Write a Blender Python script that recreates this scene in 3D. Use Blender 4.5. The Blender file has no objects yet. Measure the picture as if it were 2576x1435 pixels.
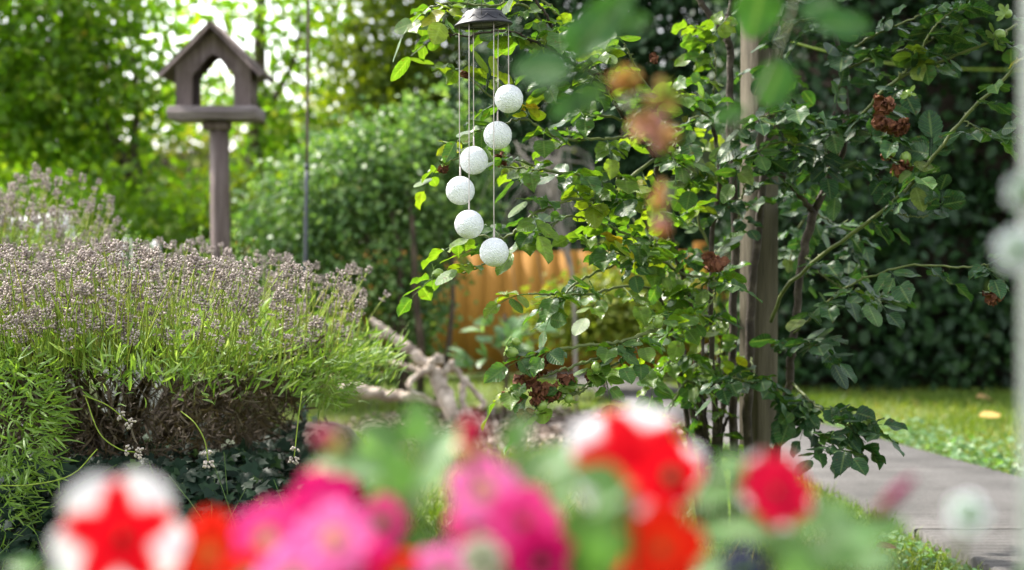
import bpy, math
import numpy as np
from mathutils import Vector, Matrix

R = math.radians
rng = np.random.default_rng(7)
SC = bpy.context.scene
COL = SC.collection

# ------------------------------------------------------------------ camera, sky, sun, exposure
FPX, CX, CY, CAMH, PITCH = 3936.0, 1288.0, 717.5, 0.80, R(-1.245)   # 55 mm lens on a 36 mm frame, 2576 px wide
cam_d = bpy.data.cameras.new("camera"); cam = bpy.data.objects.new("camera", cam_d); COL.objects.link(cam)
cam.location = (0, 0, CAMH); cam.rotation_euler = (R(90) + PITCH, 0, 0)
cam_d.lens = 55; cam_d.sensor_width = 36; cam_d.clip_start = 0.05; cam_d.clip_end = 500
cam_d.dof.use_dof = True; cam_d.dof.focus_distance = 3.32; cam_d.dof.aperture_fstop = 2.7
SC.camera = cam

SUN_DIR = Vector((-0.52, 0.42, 0.74)).normalized()          # towards the sun
world = bpy.data.worlds.new("World"); SC.world = world; world.use_nodes = True
wn = world.node_tree.nodes; wl = world.node_tree.links
sky = wn.new('ShaderNodeTexSky'); sky.sky_type = 'NISHITA'; sky.sun_disc = False
sky.sun_elevation = math.asin(SUN_DIR.z); sky.sun_rotation = math.atan2(SUN_DIR.x, SUN_DIR.y)
sky.air_density = 1.2; sky.dust_density = 3.0; sky.ozone_density = 1.0
hsv = wn.new('ShaderNodeHueSaturation'); hsv.inputs['Saturation'].default_value = 0.30     # thin bright cloud
wl.new(sky.outputs[0], hsv.inputs['Color']); wl.new(hsv.outputs[0], wn['Background'].inputs[0]); wn['Background'].inputs[1].default_value = 0.15
sun_d = bpy.data.lights.new("sun", 'SUN'); sun_d.energy = 2.7; sun_d.angle = R(1.5); sun_d.color = (1.0, 0.94, 0.84)
sun = bpy.data.objects.new("sun", sun_d); COL.objects.link(sun)
sun.rotation_euler = SUN_DIR.to_track_quat('Z', 'Y').to_euler(); sun.location = (-4, 3, 8)
SC.view_settings.view_transform = 'Standard'; SC.view_settings.look = 'None'
SC.view_settings.exposure = 2.0; SC.view_settings.gamma = 1.0; SC.view_settings.use_curve_mapping = False
cy = SC.cycles
cy.max_bounces = 7; cy.diffuse_bounces = 4; cy.glossy_bounces = 3; cy.transmission_bounces = 5; cy.transparent_max_bounces = 8
cy.use_denoising = True; cy.sample_clamp_indirect = 6; cy.caustics_reflective = False; cy.caustics_refractive = False

# ------------------------------------------------------------------ helpers
def P(px, py, d):
    """point seen at pixel (px,py) of the 2576-wide photograph, d metres in front of the camera"""
    x = (px - CX) / FPX * d; zc = (CY - py) / FPX * d
    return np.array([x, d * math.cos(PITCH) - zc * math.sin(PITCH), CAMH + d * math.sin(PITCH) + zc * math.cos(PITCH)])

def nrm(a):
    a = np.asarray(a, float)
    return a / np.maximum(np.linalg.norm(a, axis=-1, keepdims=True), 1e-9)

class Geo:
    """collects arrays of vertices, quads and triangles with per-vertex attributes"""
    def __init__(s): s.v = []; s.q = []; s.t = []; s.rnd = []; s.lv = []; s.lt = []; s.col = []; s.n = 0
    def add(s, v, q=None, t=None, rnd=0.5, lv=1.0, col=None, lt=0.5):
        v = np.asarray(v, float).reshape(-1, 3); k = len(v)
        s.v.append(v)
        if q is not None and len(q): s.q.append(np.asarray(q, int).reshape(-1, 4) + s.n)
        if t is not None and len(t): s.t.append(np.asarray(t, int).reshape(-1, 3) + s.n)
        s.rnd.append(np.broadcast_to(np.asarray(rnd, float), (k,))); s.lv.append(np.broadcast_to(np.asarray(lv, float), (k,)))
        s.col.append(np.broadcast_to(np.asarray((1, 1, 1) if col is None else col, float), (k, 3)))
        s.lt.append(np.broadcast_to(np.asarray(lt, float), (k,)))
        s.n += k
        return s
    def mesh(s, name, origin=(0, 0, 0), smooth=True):
        v = np.concatenate(s.v) - np.asarray(origin, float)
        q = np.concatenate(s.q) if s.q else np.zeros((0, 4), int); t = np.concatenate(s.t) if s.t else np.zeros((0, 3), int)
        me = bpy.data.meshes.new(name)
        me.vertices.add(len(v)); me.vertices.foreach_set('co', v.astype(np.float32).ravel())
        loops = np.concatenate([q.ravel(), t.ravel()]).astype(np.int32)
        me.loops.add(len(loops)); me.loops.foreach_set('vertex_index', loops)
        starts = np.concatenate([np.arange(len(q)) * 4, len(q) * 4 + np.arange(len(t)) * 3]).astype(np.int32)
        me.polygons.add(len(starts)); me.polygons.foreach_set('loop_start', starts)
        if smooth: me.polygons.foreach_set('use_smooth', np.ones(len(starts), bool))
        me.update(calc_edges=True); me.validate()
        for nm, arr in (('rnd', s.rnd), ('lv', s.lv), ('lt', s.lt)):
            a = me.attributes.new(nm, 'FLOAT', 'POINT'); a.data.foreach_set('value', np.concatenate(arr).astype(np.float32))
        c = np.concatenate(s.col)
        if np.any(c != 1):
            a = me.attributes.new('pat', 'FLOAT_COLOR', 'POINT')
            a.data.foreach_set('color', np.concatenate([c, np.ones((len(c), 1))], 1).astype(np.float32).ravel())
        return me

def tag(o, label=None, cat=None, group=None, kind=None):
    if label: o['label'] = label
    if cat: o['category'] = cat
    if group: o['group'] = group
    if kind: o['kind'] = kind
    return o

def thing(name, loc, label, cat, group=None):
    o = bpy.data.objects.new(name, None); COL.objects.link(o); o.empty_display_size = 0.1
    o.location = tuple(loc); return tag(o, label, cat, group)

def wloc(o):
    l = np.array(o.location)
    while o.parent: o = o.parent; l = l + np.array(o.location)
    return l

def part(name, geo, mat, parent=None, origin=None, smooth=True, kind=None, label=None):
    base = wloc(parent) if parent else np.zeros(3)
    org = base if origin is None else np.asarray(origin, float)
    me = geo.mesh(name, org, smooth); me.materials.append(mat)
    o = bpy.data.objects.new(name, me); COL.objects.link(o)
    o.location = tuple(org - base); o.parent = parent
    if kind: o['kind'] = kind
    if label: o['label'] = label
    return o

def bez(pts, n):
    """Catmull-Rom through pts, n samples"""
    p = np.asarray(pts, float); k = len(p)
    if k == 2: return p[0] + (p[1] - p[0]) * np.linspace(0, 1, n)[:, None]
    e = np.vstack([2 * p[0] - p[1], p, 2 * p[-1] - p[-2]])
    u = np.linspace(0, k - 1 - 1e-6, n); i = u.astype(int); f = (u - i)[:, None]
    a, b, c, d = e[i], e[i + 1], e[i + 2], e[i + 3]
    return 0.5 * (2 * b + (c - a) * f + (2 * a - 5 * b + 4 * c - d) * f**2 + (3 * b - a - 3 * c + d) * f**3)

def tube(geo, pts, rad, sides=7, n=None, rnd=0.5, wob=0.0, closed=True):
    pts = np.asarray(pts, float)
    if n: pts = bez(pts, n)
    k = len(pts); rad = np.interp(np.linspace(0, 1, k), np.linspace(0, 1, len(np.atleast_1d(rad))), np.atleast_1d(rad)) if np.ndim(rad) else np.full(k, rad)
    tan = nrm(np.gradient(pts, axis=0)); ref = np.array([0, 0, 1.]) if abs(tan[0][2]) < 0.9 else np.array([1., 0, 0])
    u = nrm(np.cross(tan[0], ref)); U = [u]
    for i in range(1, k):
        u = nrm(u - tan[i] * np.dot(u, tan[i])); U.append(u)
    U = np.array(U); W = np.cross(tan, U)
    th = np.linspace(0, 2 * np.pi, sides, endpoint=False)
    rr = rad[:, None] * (1 + wob * rng.normal(size=(k, sides)))
    v = pts[:, None] + rr[..., None] * (np.cos(th)[None, :, None] * U[:, None] + np.sin(th)[None, :, None] * W[:, None])
    i = np.arange(k - 1)[:, None] * sides; j = np.arange(sides)[None]; j2 = (j + 1) % sides
    q = np.stack([i + j, i + j2, i + sides + j2, i + sides + j], -1).reshape(-1, 4)
    v = v.reshape(-1, 3); t = []
    if closed:
        v = np.vstack([v, pts[0], pts[-1]]); a, b = k * sides, k * sides + 1
        for s_ in range(sides):
            t.append((a, (s_ + 1) % sides, s_)); t.append((b, (k - 1) * sides + s_, (k - 1) * sides + (s_ + 1) % sides))
    geo.add(v, q, t, rnd=rnd); return geo

def tubes(geo, pts, rad, sides=3, rnd=None):
    """many tubes at once: pts (N,K,3), rad (N,K)"""
    N, K, _ = pts.shape
    tan = nrm(np.gradient(pts, axis=1)); ref = np.tile(np.array([0.31, 0.9, 0.27]), (N, K, 1))
    u = nrm(np.cross(tan, ref)); w = np.cross(tan, u)
    th = np.linspace(0, 2 * np.pi, sides, endpoint=False)
    v = pts[:, :, None] + rad[..., None, None] * (np.cos(th)[None, None, :, None] * u[:, :, None] + np.sin(th)[None, None, :, None] * w[:, :, None])
    i = np.arange(K - 1)[:, None] * sides; j = np.arange(sides)[None]; j2 = (j + 1) % sides
    q = np.stack([i + j, i + j2, i + sides + j2, i + sides + j], -1).reshape(-1, 4)
    q = (q[None] + (np.arange(N) * K * sides)[:, None, None]).reshape(-1, 4)
    r = np.repeat(rng.random(N) if rnd is None else rnd, K * sides)
    geo.add(v.reshape(-1, 3), q, rnd=r); return geo

def box(geo, lo, hi, M=None, rnd=0.5, bev=0.0):
    lo = np.asarray(lo, float); hi = np.asarray(hi, float)
    if bev > 0:                     # chamfered box: three-ring profile
        b = bev; x0, y0, z0 = lo; x1, y1, z1 = hi
        v = []
        for (z, i) in ((z0, b), (z0 + b, 0), (z1 - b, 0), (z1, b)):
            for (sx, sy) in ((0, 0), (1, 0), (1, 1), (0, 1)):
                cx, cyy = (x1 - i if sx else x0 + i), (y1 - i if sy else y0 + i)
                dx, dy = (-b if sx else b), (-b if sy else b)
                pa, pb = (cx, cyy + dy), (cx + dx, cyy)
                if (sx, sy) in ((0, 0), (1, 1)): pair = (pa, pb)
                else: pair = (pb, pa)
                v += [(p_[0], p_[1], z) for p_ in pair]
        v = np.array(v); q = []
        for r_ in range(3):
            for j in range(8): q.append((r_ * 8 + j, r_ * 8 + (j + 1) % 8, r_ * 8 + 8 + (j + 1) % 8, r_ * 8 + 8 + j))
        for o_, fl in ((0, 1), (24, 0)):
            for (a, b_, c, d) in ((0, 1, 2, 7), (7, 2, 3, 6), (6, 3, 4, 5)):
                f = (a + o_, b_ + o_, c + o_, d + o_); q.append(f[::-1] if fl else f)
    else:
        v = np.array([(x, y, z) for z in (lo[2], hi[2]) for y in (lo[1], hi[1]) for x in (lo[0], hi[0])])
        q = [(0, 2, 3, 1), (4, 5, 7, 6), (0, 1, 5, 4), (2, 6, 7, 3), (0, 4, 6, 2), (1, 3, 7, 5)]
    if M is not None: v = v @ np.asarray(M)[:3, :3].T + np.asarray(M)[:3, 3]
    geo.add(v, q, rnd=rnd); return geo

def lathe(geo, prof, c, seg=32, rnd=0.5, up=(0, 0, 1), cap=True):
    prof = np.asarray(prof, float); k = len(prof); th = np.linspace(0, 2 * np.pi, seg, endpoint=False)
    w = nrm(np.array(up, float)); u = nrm(np.cross(w, (0.1, 1, 0.05))); vv = np.cross(w, u)
    v = (np.asarray(c)[None, None] + prof[:, None, 0:1] * (np.cos(th)[None, :, None] * u + np.sin(th)[None, :, None] * vv) + prof[:, None, 1:2] * w).reshape(-1, 3)
    i = np.arange(k - 1)[:, None] * seg; j = np.arange(seg)[None]; j2 = (j + 1) % seg
    q = np.stack([i + j, i + j2, i + seg + j2, i + seg + j], -1).reshape(-1, 4); t = []
    geo.add(v, q, t, rnd=rnd); return geo

# -- leaf templates: x across, y along, z up; returns (verts, quads, across)
def strip(ws, ts, fold=0.2, curl=0.0, cols=(-1, 0, 1)):
    v = []; lv = []
    for w, t in zip(ws, ts):
        for c in cols:
            v.append((c * w, t, fold * abs(c) * w - curl * t * t)); lv.append(c)
    n = len(cols); q = []
    for r in range(len(ws) - 1):
        for c in range(n - 1): q.append((r * n + c, r * n + c + 1, r * n + n + c + 1, r * n + n + c))
    return np.array(v), np.array(q), np.array(lv, float)
def lf_simple(w=0.32): 
    v = np.array([(0, 0, 0), (w, .35, .06), (w * .8, .7, .03), (0, 1, -.08), (-w * .8, .7, .03), (-w, .35, .06)])
    return v, np.array([(0, 1, 2, 3), (0, 3, 4, 5)]), np.array([0, 1, 1, 0, -1, -1.])
_t = np.array([0, .06, .14, .22, .30, .38, .46, .54, .62, .70, .78, .86, .93, 1.])
_w = 0.355 * np.sin(np.pi * np.clip(_t, 0, 1) ** 0.88) ** 0.62 * (1 - 0.08 * _t)
_w[1:-1:2] *= 1.06; _w[2:-1:2] *= 0.97; _w[-1] = 0.004; _w[0] = 0.01
LF_ROSE = strip(_w, _t, 0.20, 0.10, (-1, -.5, 0, .5, 1))
LF_ROSE[0][:, 2] += 0.05 * np.sin(LF_ROSE[0][:, 1] * 9) * np.abs(LF_ROSE[2])
LF_LAV = strip(np.array([.03, .06, .055, .012]), np.array([0, .35, .7, 1.]), 0.3, 0.25, (-1, 1))
LF_GRASS = strip(np.array([.05, .042, .02, .004]), np.array([0, .4, .75, 1.]), 0.0, 0.35, (-1, 1))
LF_BIG = strip(np.array([.01, .14, .23, .25, .17, .01]), np.array([0, .2, .4, .6, .85, 1.]), 0.2, 0.25)
LF_PET = strip(np.array([.03, .22, .32, .33, .24, .13, .01]), np.array([0, .15, .3, .5, .72, .88, 1.]), 0.18, 0.28, (-1, -.5, 0, .5, 1))
_iv = [(0, 0), (.18, -.12), (.48, .02), (.30, .25), (.52, .48), (.24, .55), (0, 1.0), (-.24, .55), (-.52, .48), (-.30, .25), (-.48, .02), (-.18, -.12)]
_ivv = np.array([(0, .3, .05)] + [(x, y, -.05 * (x * x * 4)) for x, y in _iv])
LF_IVY_T = np.array([(0, i + 1, (i + 1) % 12 + 1) for i in range(12)])
LF_SIMPLE = lf_simple(); LF_ROUND = lf_simple(.42); LF_NEEDLE = lf_simple(.10)

def leaves(geo, tpl, pos, along, normal, size, rnd=None, wid=1.0, tris=None):
    v, q, lv = tpl if tris is None else (tpl, None, np.ones(len(tpl)))
    pos = np.asarray(pos, float).reshape(-1, 3); N = len(pos)
    if N == 0: return geo
    y = nrm(np.broadcast_to(along, (N, 3))); z = np.broadcast_to(normal, (N, 3)); x = nrm(np.cross(y, z)); z = np.cross(x, y)
    s = np.broadcast_to(np.asarray(size, float), (N,))[:, None, None]
    w = np.broadcast_to(np.asarray(wid, float), (N,))[:, None, None]
    V = pos[:, None] + s * (w * v[None, :, 0:1] * x[:, None] + v[None, :, 1:2] * y[:, None] + (v[None, :, 2:3] * rng.uniform(-.2, 2.3, N)[:, None, None]) * z[:, None])
    off = (np.arange(N) * len(v))[:, None, None]
    rr = rng.random(N) if rnd is None else np.broadcast_to(rnd, (N,))
    geo.add(V.reshape(-1, 3), (q[None] + off).reshape(-1, 4) if q is not None else None,
            (tris[None] + off).reshape(-1, 3) if tris is not None else None, rnd=np.repeat(rr, len(v)), lv=np.tile(lv, N), lt=np.tile(v[:, 1], N))
    return geo

def rvec(n): return nrm(rng.normal(size=(n, 3)))

def crown(geo, blobs, n, size, tpl=LF_SIMPLE, clump=0.16, per=16, up=0.5, droop=0.3, shell=0.35):
    """leaf clumps spread through ellipsoids; blobs = [(centre, radii, weight)]"""
    wts = np.array([b[2] if len(b) > 2 else np.prod(b[1]) ** (2 / 3) for b in blobs]); wts = wts / wts.sum()
    for b, w in zip(blobs, wts):
        k = max(1, int(n * w / per)); c = np.asarray(b[0], float); r = np.asarray(b[1], float)
        dirs = rvec(k); rad = (shell + (1 - shell) * rng.random(k)) ** 0.6
        rad = np.clip(rad + rng.normal(0, .10, k), 0, 1.25)
        cc = c + dirs * rad[:, None] * r
        out = np.repeat(dirs, per, 0); crn = np.repeat(rng.random(k), per)
        pos = np.repeat(cc, per, 0) + rng.normal(size=(k * per, 3)) * clump * np.array([1, 1, .7])
        m = len(pos)
        nor = nrm(out * .5 + np.array([0, 0, up]) + rvec(m) * .75)
        al = nrm(rvec(m) + out * .6 + np.array([0, 0, -droop]))
        leaves(geo, tpl, pos, al, nor, size * rng.uniform(.6, 1.3, m), rnd=np.clip(.45 * crn + .55 * rng.random(m), 0, 1))
    return geo

# ------------------------------------------------------------------ materials
def new_mat(name):
    m = bpy.data.materials.new(name); m.use_nodes = True
    nt = m.node_tree; return m, nt.nodes, nt.links, nt.nodes['Principled BSDF']
def ramp(nodes, stops, interp='LINEAR'):
    r = nodes.new('ShaderNodeValToRGB'); r.color_ramp.interpolation = interp
    el = r.color_ramp.elements
    while len(el) < len(stops): el.new(0.5)
    for e, (p, c) in zip(el, stops): e.position = p; e.color = (*c, 1)
    return r
def noise(nodes, links, scale, detail=4, vec=None, rough=0.6, coord='Object'):
    n = nodes.new('ShaderNodeTexNoise'); n.inputs['Scale'].default_value = scale; n.inputs['Detail'].default_value = detail
    n.inputs['Roughness'].default_value = rough
    if vec is None:
        t = nodes.new('ShaderNodeTexCoord'); vec = t.outputs[coord]
    links.new(vec, n.inputs['Vector']); return n
def bump(nodes, links, h, bsdf, strength, dist=0.01):
    b = nodes.new('ShaderNodeBump'); b.inputs['Strength'].default_value = strength; b.inputs['Distance'].default_value = dist
    links.new(h, b.inputs['Height']); links.new(b.outputs[0], bsdf.inputs['Normal']); return b
def mapped(nodes, links, scale, coord='Object', rot=(0, 0, 0)):
    t = nodes.new('ShaderNodeTexCoord'); m = nodes.new('ShaderNodeMapping'); m.inputs['Scale'].default_value = scale
    m.inputs['Rotation'].default_value = rot; links.new(t.outputs[coord], m.inputs['Vector']); return m.outputs[0]
def mixc(nodes, links, a, b, fac, blend='MIX'):
    m = nodes.new('ShaderNodeMix'); m.data_type = 'RGBA'; m.blend_type = blend
    for sock, val in ((m.inputs[0], fac), (m.inputs[6], a), (m.inputs[7], b)):
        if hasattr(val, 'links') or hasattr(val, 'is_linked'): links.new(val, sock)
        else: sock.default_value = val if not isinstance(val, tuple) else (*val, 1)
    return m.outputs[2]

def leaf_mat(name, stops, trans=0.35, rough=0.42, spec=0.45, tint=(1.15, 1.2, 0.45), spots=0.0, vein=0.25, vscale=1.0):
    m, N, L, b = new_mat(name)
    at = N.new('ShaderNodeAttribute'); at.attribute_name = 'rnd'
    r = ramp(N, stops); L.new(at.outputs['Fac'], r.inputs[0]); c = r.outputs[0]
    nz = noise(N, L, 60 * vscale, 2); rr = ramp(N, [(.3, (.75, .75, .75)), (.7, (1.25, 1.25, 1.2))]); L.new(nz.outputs[0], rr.inputs[0])
    c = mixc(N, L, c, rr.outputs[0], 1.0, 'MULTIPLY')
    if vein:
        lv = N.new('ShaderNodeAttribute'); lv.attribute_name = 'lv'
        ab = N.new('ShaderNodeMath'); ab.operation = 'ABSOLUTE'; L.new(lv.outputs['Fac'], ab.inputs[0])
        vr = ramp(N, [(0.0, (1, 1, 1)), (0.16, (0, 0, 0))]); L.new(ab.outputs[0], vr.inputs[0])
        mu = N.new('ShaderNodeMath'); mu.operation = 'MULTIPLY'; L.new(vr.outputs[0], mu.inputs[0]); mu.inputs[1].default_value = vein
        c = mixc(N, L, c, (.32, .40, .14), mu.outputs[0])
        def mth(op, a, b_=None):
            q = N.new('ShaderNodeMath'); q.operation = op
            for k_, val in enumerate((a, b_)):
                if val is None: continue
                if isinstance(val, (int, float)): q.inputs[k_].default_value = val
                else: L.new(val, q.inputs[k_])
            return q.outputs[0]
        lt = N.new('ShaderNodeAttribute'); lt.attribute_name = 'lt'                     # side veins
        fr = mth('FRACT', mth('SUBTRACT', mth('MULTIPLY', lt.outputs['Fac'], 8.0), mth('MULTIPLY', ab.outputs[0], 1.7)))
        tri = mth('ABSOLUTE', mth('SUBTRACT', fr, .5)); sv = ramp(N, [(.36, (0, 0, 0)), (.5, (1, 1, 1))]); L.new(tri, sv.inputs[0])
        c = mixc(N, L, c, (.25, .33, .10), mth('MULTIPLY', sv.outputs[0], vein * .55))
        bump(N, L, sv.outputs[0], b, .5, -.003)
    if spots:
        n2 = noise(N, L, 95, 3, rough=.5); sr = ramp(N, [(.62, (0, 0, 0)), (.68, (1, 1, 1))]); L.new(n2.outputs[0], sr.inputs[0])
        mu = N.new('ShaderNodeMath'); mu.operation = 'MULTIPLY'; L.new(sr.outputs[0], mu.inputs[0]); mu.inputs[1].default_value = spots
        c = mixc(N, L, c, (.10, .045, .012), mu.outputs[0])
    L.new(c, b.inputs['Base Color']); b.inputs['Roughness'].default_value = rough; b.inputs['Specular IOR Level'].default_value = spec
    tr = N.new('ShaderNodeBsdfTranslucent'); L.new(mixc(N, L, c, tint, 1.0, 'MULTIPLY'), tr.inputs[0])
    mx = N.new('ShaderNodeMixShader'); mx.inputs[0].default_value = trans
    L.new(b.outputs[0], mx.inputs[1]); L.new(tr.outputs[0], mx.inputs[2]); L.new(mx.outputs[0], N['Material Output'].inputs[0])
    return m

def noisy_mat(name, stops, scale=8, detail=6, rough=0.8, bumps=0.4, bscale=None, bdist=0.01, stretch=(1, 1, 1), spec=0.3, metal=0.0):
    m, N, L, b = new_mat(name)
    vec = mapped(N, L, stretch); n = noise(N, L, scale, detail, vec)
    r = ramp(N, stops); L.new(n.outputs[0], r.inputs[0]); L.new(r.outputs[0], b.inputs['Base Color'])
    b.inputs['Roughness'].default_value = rough; b.inputs['Specular IOR Level'].default_value = spec; b.inputs['Metallic'].default_value = metal
    if bumps:
        n2 = noise(N, L, bscale or scale * 3, 5, vec); bump(N, L, n2.outputs[0], b, bumps, bdist)
    return m

def pat_mat(name, trans=0.3, rough=0.55, spec=0.25):
    m, N, L, b = new_mat(name)
    at = N.new('ShaderNodeAttribute'); at.attribute_name = 'pat'; L.new(at.outputs['Color'], b.inputs['Base Color'])
    b.inputs['Roughness'].default_value = rough; b.inputs['Specular IOR Level'].default_value = spec
    nz = noise(N, L, 120, 3); bump(N, L, nz.outputs[0], b, .15, .002)
    tr = N.new('ShaderNodeBsdfTranslucent'); L.new(at.outputs['Color'], tr.inputs[0])
    mx = N.new('ShaderNodeMixShader'); mx.inputs[0].default_value = trans
    L.new(b.outputs[0], mx.inputs[1]); L.new(tr.outputs[0], mx.inputs[2]); L.new(mx.outputs[0], N['Material Output'].inputs[0])
    return m

M = {}
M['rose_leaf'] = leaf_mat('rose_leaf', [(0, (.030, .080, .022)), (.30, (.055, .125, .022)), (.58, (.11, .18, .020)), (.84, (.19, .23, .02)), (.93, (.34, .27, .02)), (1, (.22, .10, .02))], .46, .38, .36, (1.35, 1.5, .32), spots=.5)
M['rose_leaf_shaded'] = leaf_mat('rose_leaf_shaded', [(0, (.016, .048, .020)), (.5, (.026, .075, .024)), (.8, (.05, .11, .022)), (.93, (.14, .17, .02)), (1, (.26, .18, .02))], .30, .45, .30, (1.3, 1.5, .4), spots=.4)  # climber greens darkened, the shade on the right painted into the colour
M['near_leaf'] = leaf_mat('near_leaf', [(0, (.026, .085, .022)), (1, (.045, .12, .028))], .22, .65, .25, (1.2, 1.4, .5))
M['tree_leaf'] = leaf_mat('tree_leaf', [(0, (.065, .14, .016)), (.4, (.125, .225, .018)), (.75, (.20, .29, .02)), (.94, (.24, .28, .025)), (1, (.26, .13, .03))], .64, .45, .45, (1.35, 1.6, .45), vein=0)
M['tree_leaf_mid'] = leaf_mat('tree_leaf_mid', [(0, (.055, .10, .014)), (.5, (.12, .19, .018)), (1, (.23, .29, .025))], .62, .45, .45, (1.5, 1.4, .4), vein=0)
M['lime_leaf'] = leaf_mat('lime_leaf', [(0, (.10, .16, .02)), (.6, (.20, .25, .03)), (1, (.32, .30, .04))], .4, .5, .3, (1.3, 1.3, .5), vein=0)
M['conifer'] = leaf_mat('conifer', [(0, (.018, .048, .020)), (.7, (.038, .092, .034)), (1, (.08, .15, .05))], .3, .5, .3, vein=0)
M['shrub_leaf'] = leaf_mat('shrub_leaf', [(0, (.035, .09, .028)), (.45, (.10, .20, .05)), (.8, (.21, .32, .10)), (.95, (.34, .44, .20)), (1, (.30, .19, .04))], .38, .46, .5, (1.2, 1.3, .5), vein=0)
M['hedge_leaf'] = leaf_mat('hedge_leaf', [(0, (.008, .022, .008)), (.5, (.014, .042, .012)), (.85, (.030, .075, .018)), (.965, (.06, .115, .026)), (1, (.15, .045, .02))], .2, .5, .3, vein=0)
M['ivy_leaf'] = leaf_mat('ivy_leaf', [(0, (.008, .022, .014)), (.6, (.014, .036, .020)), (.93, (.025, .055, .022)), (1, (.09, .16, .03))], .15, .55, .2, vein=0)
M['lav_leaf'] = leaf_mat('lav_leaf', [(0, (.10, .19, .03)), (.5, (.18, .295, .05)), (.8, (.26, .37, .12)), (1, (.33, .40, .24))], .35, .5, .3, (1.3, 1.3, .5), vein=0)
M['lav_stem'] = leaf_mat('lav_stem', [(0, (.16, .25, .03)), (.6, (.26, .34, .04)), (1, (.36, .36, .08))], .25, .5, .3, vein=0)
M['lav_dry'] = leaf_mat('lav_dry', [(0, (.040, .028, .020)), (.6, (.085, .062, .045)), (.8, (.14, .115, .085)), (.9, (.10, .13, .045)), (1, (.12, .20, .05))], .15, .8, .2, vein=0)
M['lav_flower'] = leaf_mat('lav_flower', [(0, (.14, .11, .11)), (.4, (.34, .28, .265)), (1, (.58, .50, .46))], .15, .8, .2, (1, 1, 1), vein=0)
M['pet_leaf'] = leaf_mat('pet_leaf', [(0, (.045, .12, .015)), (.45, (.09, .20, .05)), (1, (.20, .33, .16))], .35, .5, .4, (1.1, 1.3, .5))  # pale mint end has sky sheen painted in
M['rhodo_leaf'] = leaf_mat('rhodo_leaf', [(0, (.06, .15, .04)), (.6, (.12, .24, .09)), (1, (.22, .32, .16))], .4, .35, .5, (1.3, 1.4, .5))
M['grass'] = leaf_mat('grass', [(0, (.075, .13, .018)), (.5, (.12, .19, .022)), (.85, (.19, .24, .035)), (1, (.30, .26, .09))], .35, .5, .3, (1.3, 1.3, .4), vein=0)
M['petal'] = pat_mat('petal', .3, .7, .06); M['dead_petal'] = noisy_mat('dead_petal', [(.3, (.055, .016, .008)), (.55, (.15, .055, .025)), (.8, (.30, .15, .08))], 70, 4, .85, .5, 160, .004)
M['hip'] = noisy_mat('hip', [(.3, (.13, .22, .035)), (.7, (.22, .31, .06))], 60, 2, .4, 0, spec=.5)
M['cane'] = noisy_mat('cane', [(.3, (.018, .013, .009)), (.55, (.048, .036, .026)), (.75, (.12, .097, .078))], 30, 6, .8, .7, 90, .006)
M['green_cane'] = noisy_mat('green_cane', [(.3, (.055, .078, .018)), (.7, (.11, .13, .035))], 40, 3, .5, .2, 90, .003)
M['bark'] = noisy_mat('bark', [(.3, (.030, .022, .014)), (.6, (.085, .062, .040)), (.8, (.15, .115, .08))], 14, 6, .9, .8, 40, .02)
M['pale_twig'] = noisy_mat('pale_twig', [(.3, (.17, .15, .13)), (.7, (.30, .27, .24))], 30, 4, .8, .3)
M['driftwood'] = noisy_mat('driftwood', [(.25, (.13, .09, .065)), (.5, (.46, .38, .31)), (.75, (.66, .58, .50))], 16, 7, .85, 1.0, 60, .02, (1, 1, .7))
M['table_wood'] = noisy_mat('table_wood', [(.25, (.052, .036, .032)), (.5, (.115, .085, .078)), (.75, (.19, .15, .145))], 8, 6, .75, .5, 30, .006, (6, 6, .6))
M['table_tray'] = noisy_mat('table_tray', [(.25, (.08, .062, .060)), (.5, (.17, .14, .138)), (.75, (.27, .23, .23))], 8, 6, .75, .5, 30, .006, (.6, 6, 8))
M['post_wood'] = noisy_mat('post_wood', [(.25, (.035, .029, .019)), (.5, (.085, .071, .047)), (.75, (.14, .12, .085))], 7, 7, .85, .7, 40, .006, (5, 5, .5))
M['fence_wood'] = noisy_mat('fence_wood', [(.25, (.38, .17, .026)), (.55, (.42, .195, .032)), (.8, (.46, .225, .042))], 5, 5, .75, .3, 20, .006, (4, 4, .4))
M['dark_metal'] = noisy_mat('dark_metal', [(.3, (.030, .034, .045)), (.7, (.055, .062, .080))], 30, 3, .45, .1, spec=.5)
M['rust'] = noisy_mat('rust', [(.3, (.06, .045, .035)), (.7, (.14, .105, .085))], 30, 4, .7, .3)
M['cap_plastic'] = noisy_mat('cap_plastic', [(.3, (.010, .010, .014)), (.7, (.017, .017, .023))], 30, 2, .45, .08, spec=.25)
M['solar'] = noisy_mat('solar', [(.3, (.006, .008, .02)), (.7, (.012, .016, .035))], 10, 1, .15, 0, spec=.6)
M['cord'] = noisy_mat('cord', [(.3, (.33, .27, .25)), (.7, (.48, .42, .39))], 60, 2, .35, 0, spec=.6)
M['wire'] = noisy_mat('wire', [(.3, (.03, .03, .03)), (.7, (.05, .05, .05))], 60, 2, .5, 0)
M['white_paint'] = noisy_mat('white_paint', [(.3, (.15, .17, .16)), (.7, (.19, .21, .20))], 4, 4, .5, .1)
M['pale_stone'] = noisy_mat('pale_stone', [(.3, (.42, .41, .39)), (.7, (.55, .54, .52))], 6, 5, .85, .5, 20, .02)
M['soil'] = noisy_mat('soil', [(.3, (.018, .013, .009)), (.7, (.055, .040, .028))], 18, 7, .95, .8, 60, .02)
M['mulch'] = noisy_mat('mulch', [(.3, (.05, .034, .026)), (.55, (.13, .095, .075)), (.8, (.26, .21, .18))], 30, 7, .95, .8, 60, .02)
M['chip'] = leaf_mat('chip', [(0, (.07, .045, .032)), (.5, (.17, .125, .10)), (1, (.40, .34, .30))], .02, .8, .2, vein=0)
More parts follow.
